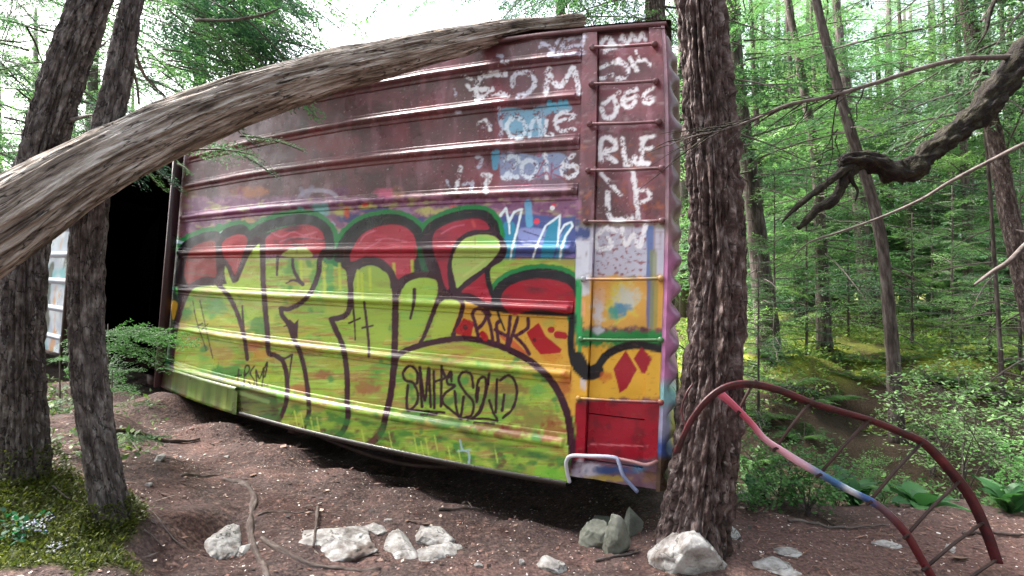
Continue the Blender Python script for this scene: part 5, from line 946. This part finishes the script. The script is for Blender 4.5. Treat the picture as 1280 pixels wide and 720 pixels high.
wd = np.zeros_like(r1); q = np.linspace(0, 1, len(r1)); wd[:, 2] = 1 - .3 * q; wd[:, 1] = -.4 - .3 * np.sin(q * 3); wd[:, 0] = .3 * q
flatbar(r1, .046 + .008 * np.sin(q * 9), .012, wd, bl, 'rail', 'red_rail')
r2 = catmull([at(*p) for p in [(898, 490, 2.80), (915, 505, 2.80), (938, 528, 2.81), (955, 548, 2.82), (975, 562, 2.83), (1000, 578, 2.84), (1028, 594, 2.84), (1060, 612, 2.83), (1088, 626, 2.82), (1110, 642, 2.81), (1132, 666, 2.80), (1150, 696, 2.79), (1170, 730, 2.77)]], 10)
q = np.linspace(0, 1, len(r2)); tw_ = 1.1 * np.sin(q * 7.5) * (1 - q) ; wd = np.stack([.4 + 0 * q, -np.abs(np.sin(tw_)) * 1.2 - .3, np.cos(tw_) * .9], 1)
def r2col(V):
    px = proj(V)[0]; c = np.broadcast_to(lin((196, 96, 120)), V.shape).copy()
    for a_, b_, k_ in [(940, 960, (226, 176, 196)), (985, 1000, (206, 170, 190)), (1008, 1022, (120, 140, 176)), (1024, 1034, (62, 110, 160)), (1050, 1060, (200, 214, 226)), (1066, 1078, (60, 96, 156)), (1090, 1096, (92, 70, 80)), (1110, 1125, (84, 30, 36))]: c += (lin(k_) - c) * np.clip((px - a_) / (b_ - a_), 0, 1)[:, None]
    return c
flatbar(r2, .042, .010, wd, bl, 'rail', 'paint', r2col)
def near(P, x, y):
    px, py = proj(P); return P[np.argmin((px - x) ** 2 + (py - y) ** 2)]
for (a, b), (c, e) in [((940, 481), (922, 514)), ((1013, 504), (971, 557)), ((1085, 527), (1027, 592)), ((1153, 555), (1089, 625)), ((1198, 603), (1136, 669)), ((1225, 656), (1163, 708))]:
    A_, B_ = near(r1, a, b), near(r2, c, e); e_ = (B_ - A_) / np.linalg.norm(B_ - A_); V, F, _ = tube([A_ - e_ * .03, A_ * .5 + B_ * .5 + [0, .01, 0], B_ + e_ * .03], .0085, 8); V2, F2, _ = tube([A_ - [0, .010, 0], A_ + [0, .006, 0]], .011, 8); V3, F3, _ = tube([B_ - [0, .010, 0], B_ + [0, .006, 0]], .010, 8)
    V, F = joinm([(V, F), (V2, F2), (V3, F3)]); obj('rung', V, F, M['steel_dark'], bl, smooth=False)
V, F, _ = tube(catmull([near(r1, 1245, 700), at(1216, 720, 2.83), at(1190, 745, 2.8)], 4), .0085, 8); obj('rung', V, F, M['steel_dark'], bl)
V, F, _ = tube(catmull([at(866, 480, 2.86), at(858, 492, 2.84), at(852, 515, 2.84), at(860, 540, 2.8)], 6), .006, 6); tag(obj('bent_wire', V, F, M['red_rail']), 'short rusty hooked rod on the trunk beside the ladder end', 'rod')

# undergrowth ------------------------------------------------------------------------------------------
def fern_mesh(seed, n=11, L=.6, cols=((62, 98, 52), (78, 114, 58))):
    r = np.random.RandomState(seed); C_, D_, W_, cs, st = [], [], [], [], []
    for k in range(n):
        az = 2 * np.pi * k / n + r.normal(0, .25); l = L * r.uniform(.7, 1.1); q = np.linspace(.12, 1, 26); up = r.uniform(.5, .95); rr = l * q * .85; z = l * (up * q - .75 * q ** 2.2 * up); p = np.stack([np.cos(az) * rr, np.sin(az) * rr, z], 1); side = np.array([-math.sin(az), math.cos(az), 0]); fw = np.array([math.cos(az), math.sin(az), 0])
        for s in (-1, 1):
            wl_ = l * .2 * np.sin(np.pi * np.clip(q, .05, 1) ** .8) ** .8 * r.uniform(.85, 1.1, 26) + .008; dd = unit(side * s + fw * .35 + r.normal(0, .06, (26, 3)) - [0, 0, .15]) * wl_[:, None]; C_.append(p); D_.append(dd); W_.append(np.broadcast_to(fw, (26, 3)) * l * .018); cs.append(lin(np.array(cols[k % 2])) * r.uniform(.7, 1.3, (26, 1)))
        st.append(tube(np.vstack([[0, 0, 0], p]), np.linspace(.005, .001, 27), 4, cap=False)[:2])
    V, F = rhombs(np.vstack(C_), np.vstack(D_), np.vstack(W_)); return make_mesh('fern_fronds', V, F, M['leaf_soft'], col=np.repeat(np.vstack(cs), 4, 0)), make_mesh('fern_stalks', *joinm(st), M['twig'])
FERN = [fern_mesh(k) for k in range(3)]
def put(name, label, cat, group, px, dd, parts, sc, rot, py=None):
    P = at(px, 500, dd); P[2] = gz(P[0], P[1]) - .01; t = empty(name, P); tag(t, label, cat, group)
    for nm, me in parts: link(nm, me, t, None, (0, 0, rot), (sc, sc, sc))
    return t
for k, (x, dd, sc) in enumerate([(955, 7.8, 1.0), (985, 8.2, 1.1), (1015, 8.0, 1.0), (1040, 8.4, .9), (1075, 8.8, 1.0), (1150, 8.6, 1.0), (1185, 8.3, 1.1), (1220, 8.0, 1.1), (1255, 7.7, 1.1), (1005, 7.2, .9), (965, 9.3, 1.2), (1100, 9.6, .9), (1135, 9.4, 1.), (1205, 9.3, 1.1), (1270, 9.0, 1.2), (1045, 9.9, 1.1), (945, 6.8, .8), (1165, 7.4, .9)]):
    put('fern', 'green fern growing on the bank below the conifers', 'fern', 'ferns on the bank', x, dd, [('fronds', FERN[k % 3][0]), ('stalks', FERN[k % 3][1])], sc, k * 1.7)
def shrub_mesh(seed, H, nst, leaf, nlf, cols, spread=.5):
    r = np.random.RandomState(seed); C_, st = [], []
    for k in range(nst):
        az = r.uniform(0, 6.28); q = np.linspace(0, 1, 7)[:, None]; h = H * r.uniform(.6, 1.05); v = np.array([math.cos(az), math.sin(az), 0]); p = v * spread * h * q ** 1.4 + np.array([0, 0, 1.]) * h * (q - .12 * q ** 3) + r.normal(0, .012, (7, 3)); st.append(tube(p, np.linspace(.007, .002, 7), 4, cap=False)[:2])
        for j in range(5):
            i = r.randint(2, 7); v2 = unit(np.array([r.normal(), r.normal(), r.uniform(-.1, .5)])); pp = p[i] + v2 * h * .38 * np.linspace(0, 1, 5)[:, None]; st.append(tube(pp, np.linspace(.003, .001, 5), 3, cap=False)[:2]); m_ = nlf; C_.append(p[i] + v2 * h * .38 * r.uniform(.1, 1.05, (m_, 1)) + r.normal(0, leaf * .7, (m_, 3)))
    C_ = np.vstack(C_); n = len(C_); az = r.uniform(0, 6.28, n); D_ = np.stack([np.cos(az), np.sin(az), r.normal(-.1, .3, n)], 1) * leaf * r.uniform(.6, 1.3, (n, 1)); N_ = unit(np.stack([r.normal(0, .4, n), r.normal(0, .4, n), np.ones(n)], 1)); W_ = unit(np.cross(N_, D_)) * leaf * .27
    V, F = rhombs(C_, D_, W_); c = lin(np.array(cols))[r.randint(0, len(cols), n)] * r.uniform(.7, 1.3, (n, 1)); return make_mesh('shrub_leaves', V, F, M['leaf_soft'], col=np.repeat(c, 4, 0)), make_mesh('shrub_stems', *joinm(st), M['twig'])
LG = [(112, 150, 92), (128, 166, 104), (98, 138, 86), (142, 176, 120)]; BG_ = [(82, 132, 66), (98, 148, 76), (72, 118, 64)]
SHR = [shrub_mesh(1, 1.5, 8, .042, 26, LG), shrub_mesh(2, 1.2, 8, .04, 26, LG, .7), shrub_mesh(3, .55, 9, .04, 22, BG_, .7), shrub_mesh(4, .8, 8, .038, 24, BG_, .6)]
for lb, x, dd, k, sc in [('pale leafed shrub leaning out at the right edge above the ladder end', 1262, 4.7, 0, 1.15), ('airy pale green shrub on the gully side behind the ladder bend', 1205, 5.2, 0, 1.05), ('tall pale shrub under the thin sapling trunk', 1240, 6.2, 0, 1.2), ('spreading pale shrub at the foot of the leaning bank conifer', 1165, 6.6, 1, 1.0), ('pale bush filling the right edge above the gully', 1290, 5.6, 1, 1.3),
                         ('bright low bush in front of the dark bank behind the ladder rungs', 1045, 4.5, 3, .66), ('bright green bush beside the grey rock and thick trunk', 975, 4.2, 2, 1.0), ('small bright bush between the ladder rails', 1010, 3.95, 2, .9), ('low bright sprig at the edge of the red earth by the pointed rock', 940, 3.75, 2, .5), ('bright bush behind the broad leaves at the gully edge', 1100, 4.6, 3, .55),
                         ('leafy bush at the lower right corner behind the ladder end', 1285, 4.2, 3, .9), ('low bush below the ladder bend', 1150, 4.7, 2, .75), ('dusty bush on the dark bank near the thick trunk', 948, 6.0, 3, .7), ('thin bush in the gully below the leaning conifer', 1090, 6.3, 3, .6)]:
    put('shrub', lb, 'shrub', None, x, dd, [('leaves', SHR[k][0]), ('stems', SHR[k][1])], sc, x * .37)
def broadleaf(seed, L, w):
    q = np.linspace(0, 1, 9); u = np.linspace(-1, 1, 5); wq = w * np.sin(np.pi * q ** .75) ** .75 + .004; r = np.random.RandomState(seed)
    P = np.stack([np.repeat((L * q)[:, None], 5, 1), wq[:, None] * u[None], .5 * L * (q[:, None] * 1.3 - 1.5 * q[:, None] ** 2) + .18 * w * np.abs(u)[None] + .06 * w * np.sin(q * 14)[:, None] * u[None] ** 2], -1)
    return P.reshape(-1, 3), grid_faces(9, 5)
BLF = [make_mesh('broad_leaf', *broadleaf(k, .42, .095), M['leaf_soft'], smooth=True, col=np.broadcast_to(lin(c), (45, 3))) for k, c in enumerate([(74, 120, 74), (62, 106, 66), (88, 134, 84)])]
for k, (lb, x, dd, n, sc) in enumerate([('broad leafed plant beside the grey rock behind the thick trunk', 948, 4.35, 7, .8), ('broad leafed plant in the gully seen through the ladder', 1068, 4.25, 8, 1.0), ('broad leafed plant with tall upright leaves below the ladder bend', 1150, 4.0, 9, 1.05), ('broad leafed plant near the lower right corner', 1262, 4.05, 8, 1.0)]):
    P = at(x, 600, dd); P[2] = gz(P[0], P[1]) - .02; t = empty('broad_leafed_plant', P); tag(t, lb, 'plant'); r = np.random.RandomState(k)
    for j in range(n): link('leaf', BLF[(j + k) % 3], t, None, (r.uniform(-.25, .25), -r.uniform(.35, 1.15), 2 * np.pi * j / n + r.normal(0, .3)), (sc * .78 * r.uniform(.75, 1.15),) * 3)
# ground cover of the bank and gully, moss of the mound
def cover(name, n, area, keep, leaf, hgt, cols, label, cat, mat='leaf_soft', up=.2):
    x, y = scatter(n, *area, keep); n = len(x); z = gzn(x, y) + rng.uniform(0, 1, n) ** 1.5 * hgt; az = rng.uniform(0, 6.28, n); L = leaf * rng.uniform(.6, 1.4, n); D_ = np.stack([np.cos(az), np.sin(az), rng.normal(up, .4, n)], 1) * L[:, None]; N_ = unit(np.stack([rng.normal(0, .5, n), rng.normal(0, .5, n), np.ones(n)], 1)); W_ = unit(np.cross(N_, D_)) * (L * .28)[:, None]
    V, F = rhombs(np.stack([x, y, z], 1), D_, W_); c = lin(np.array(cols))[rng.randint(0, len(cols), n)] * rng.uniform(.65, 1.35, (n, 1)); o = obj(name, V, F, M[mat], col=np.repeat(c, 4, 0)); tag(o, label, cat, kind='stuff'); return o
def clump(x, y, f, th): return fbm(np.stack([x * f, y * f, x * 0 + 3], -1), 3) > th
cover('ground_cover', 30000, (1.5, 12, 7.6, 15), lambda x, y: clump(x, y, .9, -.12) & (x / y < 1.1), .07, .22, [(110, 138, 66), (128, 150, 74), (92, 120, 62)], 'low leafy ground cover on top of the bank', 'ground cover')
cover('gully_plants', 9000, (1.7, 6, 3.9, 7.4), lambda x, y: clump(x, y, 1.2, .22) & (x > 1.6 + (y < 4.2) * .3), .05, .2, [(84, 122, 70), (66, 104, 60), (104, 140, 84)], 'small leafy plants along the gully', 'ground cover')
cover('moss', 26000, (-2.75, -1.35, 1.75, 3.1), lambda x, y: mossy(x, y) * rng.uniform(.4, 1.2, len(x)) > .35, .017, .022, [(92, 102, 38), (74, 86, 34), (112, 118, 48), (62, 72, 34)], 'green moss covering the mound around the left trunks', 'moss', up=.6)
cover('forest_floor_plants', 9000, (-7, -2.6, 3.0, 6.0), lambda x, y: clump(x, y, 1.3, .05) & (y < 5.1 + (-x - 3.2) * .4), .045, .14, [(84, 112, 60), (66, 92, 52), (110, 130, 72)], 'small green plants left of the boxcar doorway', 'ground cover')
# moss collars on the trunk feet
for lb, P0, r0, hh in [('dark moss collar around the foot of the left edge trunk', PA, .125, .2), ('dark moss collar around the foot of the slimmer trunk', PB, .085, .11)]:
    n = 1500; az = rng.uniform(0, 6.28, n); q = rng.rand(n) ** 1.6; zb = gz(P0[1][0], P0[1][1]); k = np.interp(zb + q * hh, [p[2] for p in P0], [p[0] for p in P0]); rr = (r0 + .005) * (1.25 - .35 * q) + np.abs(rng.normal(0, .03, n)) * (1 - q)
    C_ = np.stack([k + np.cos(az) * rr, P0[1][1] + np.sin(az) * rr, zb + q * hh - .02], 1); D_ = np.stack([np.cos(az), np.sin(az), rng.normal(.2, .6, n)], 1) * .016; W_ = np.stack([-np.sin(az), np.cos(az), rng.normal(0, .4, n)], 1) * .006
    V, F = rhombs(C_, D_, W_); o = obj('moss', V, F, M['leaf_soft'], col=np.repeat(lin((84, 92, 36)) * rng.uniform(.5, 1.4, (n, 1)), 4, 0)); tag(o, lb, 'moss', kind='stuff')
# the little plant with pale flowers at the left
P = gpt(24, 678); t = empty('flowering_plant', P); tag(t, 'small dark green plant with pale lilac blossom in the moss', 'plant'); r = np.random.RandomState(8)
for nm, n, spr, sz, cs_, up_ in [('leaves', 90, .045, .026, [(34, 92, 62), (28, 76, 56), (44, 108, 70)], .06), ('blossom', 70, .03, .010, [(196, 196, 222), (160, 160, 206), (214, 212, 230)], .075)]:
    c = P + np.array([.0 if nm == 'leaves' else .075, 0, up_]) + r.normal(0, 1, (n, 3)) * [spr, spr, .035 if nm == 'leaves' else .014]; az = r.uniform(0, 6.28, n); D_ = np.stack([np.cos(az), np.sin(az), r.normal(.2, .4, n)], 1) * sz; W_ = np.stack([-np.sin(az), np.cos(az), r.normal(0, .4, n)], 1) * sz * .4
    V, F = rhombs(c, D_, W_); obj(nm, V, F, M['leaf_soft'], t, col=np.repeat(lin(np.array(cs_))[r.randint(0, 3, n)], 4, 0))
for k, (dx, dy) in enumerate([(-.03, 0), (0, .02), (.05, 0)]): stick('stem', None, None, np.array([P, P + [dx * .5, dy, .05], P + [dx, dy, .1]]), .003, 'twig', 4, (1, .6), 0, t)
P = gpt(66, 690); t = tag(empty('lichen_tuft', P), 'whitish lichen tuft on the moss right of the lilac blossom', 'lichen'); n = 50; c = P + r.normal(0, 1, (n, 3)) * [.022, .03, .008] + [0, 0, .02]; az = r.uniform(0, 6.28, n); V, F = rhombs(c, np.stack([np.cos(az), np.sin(az), r.normal(.3, .4, n)], 1) * .012, np.stack([-np.sin(az), np.cos(az), 0 * az], 1) * .004); obj('lobes', V, F, M['leaf_soft'], t, col=np.repeat(lin((190, 192, 206)) * r.uniform(.6, 1.1, (n, 1)), 4, 0))
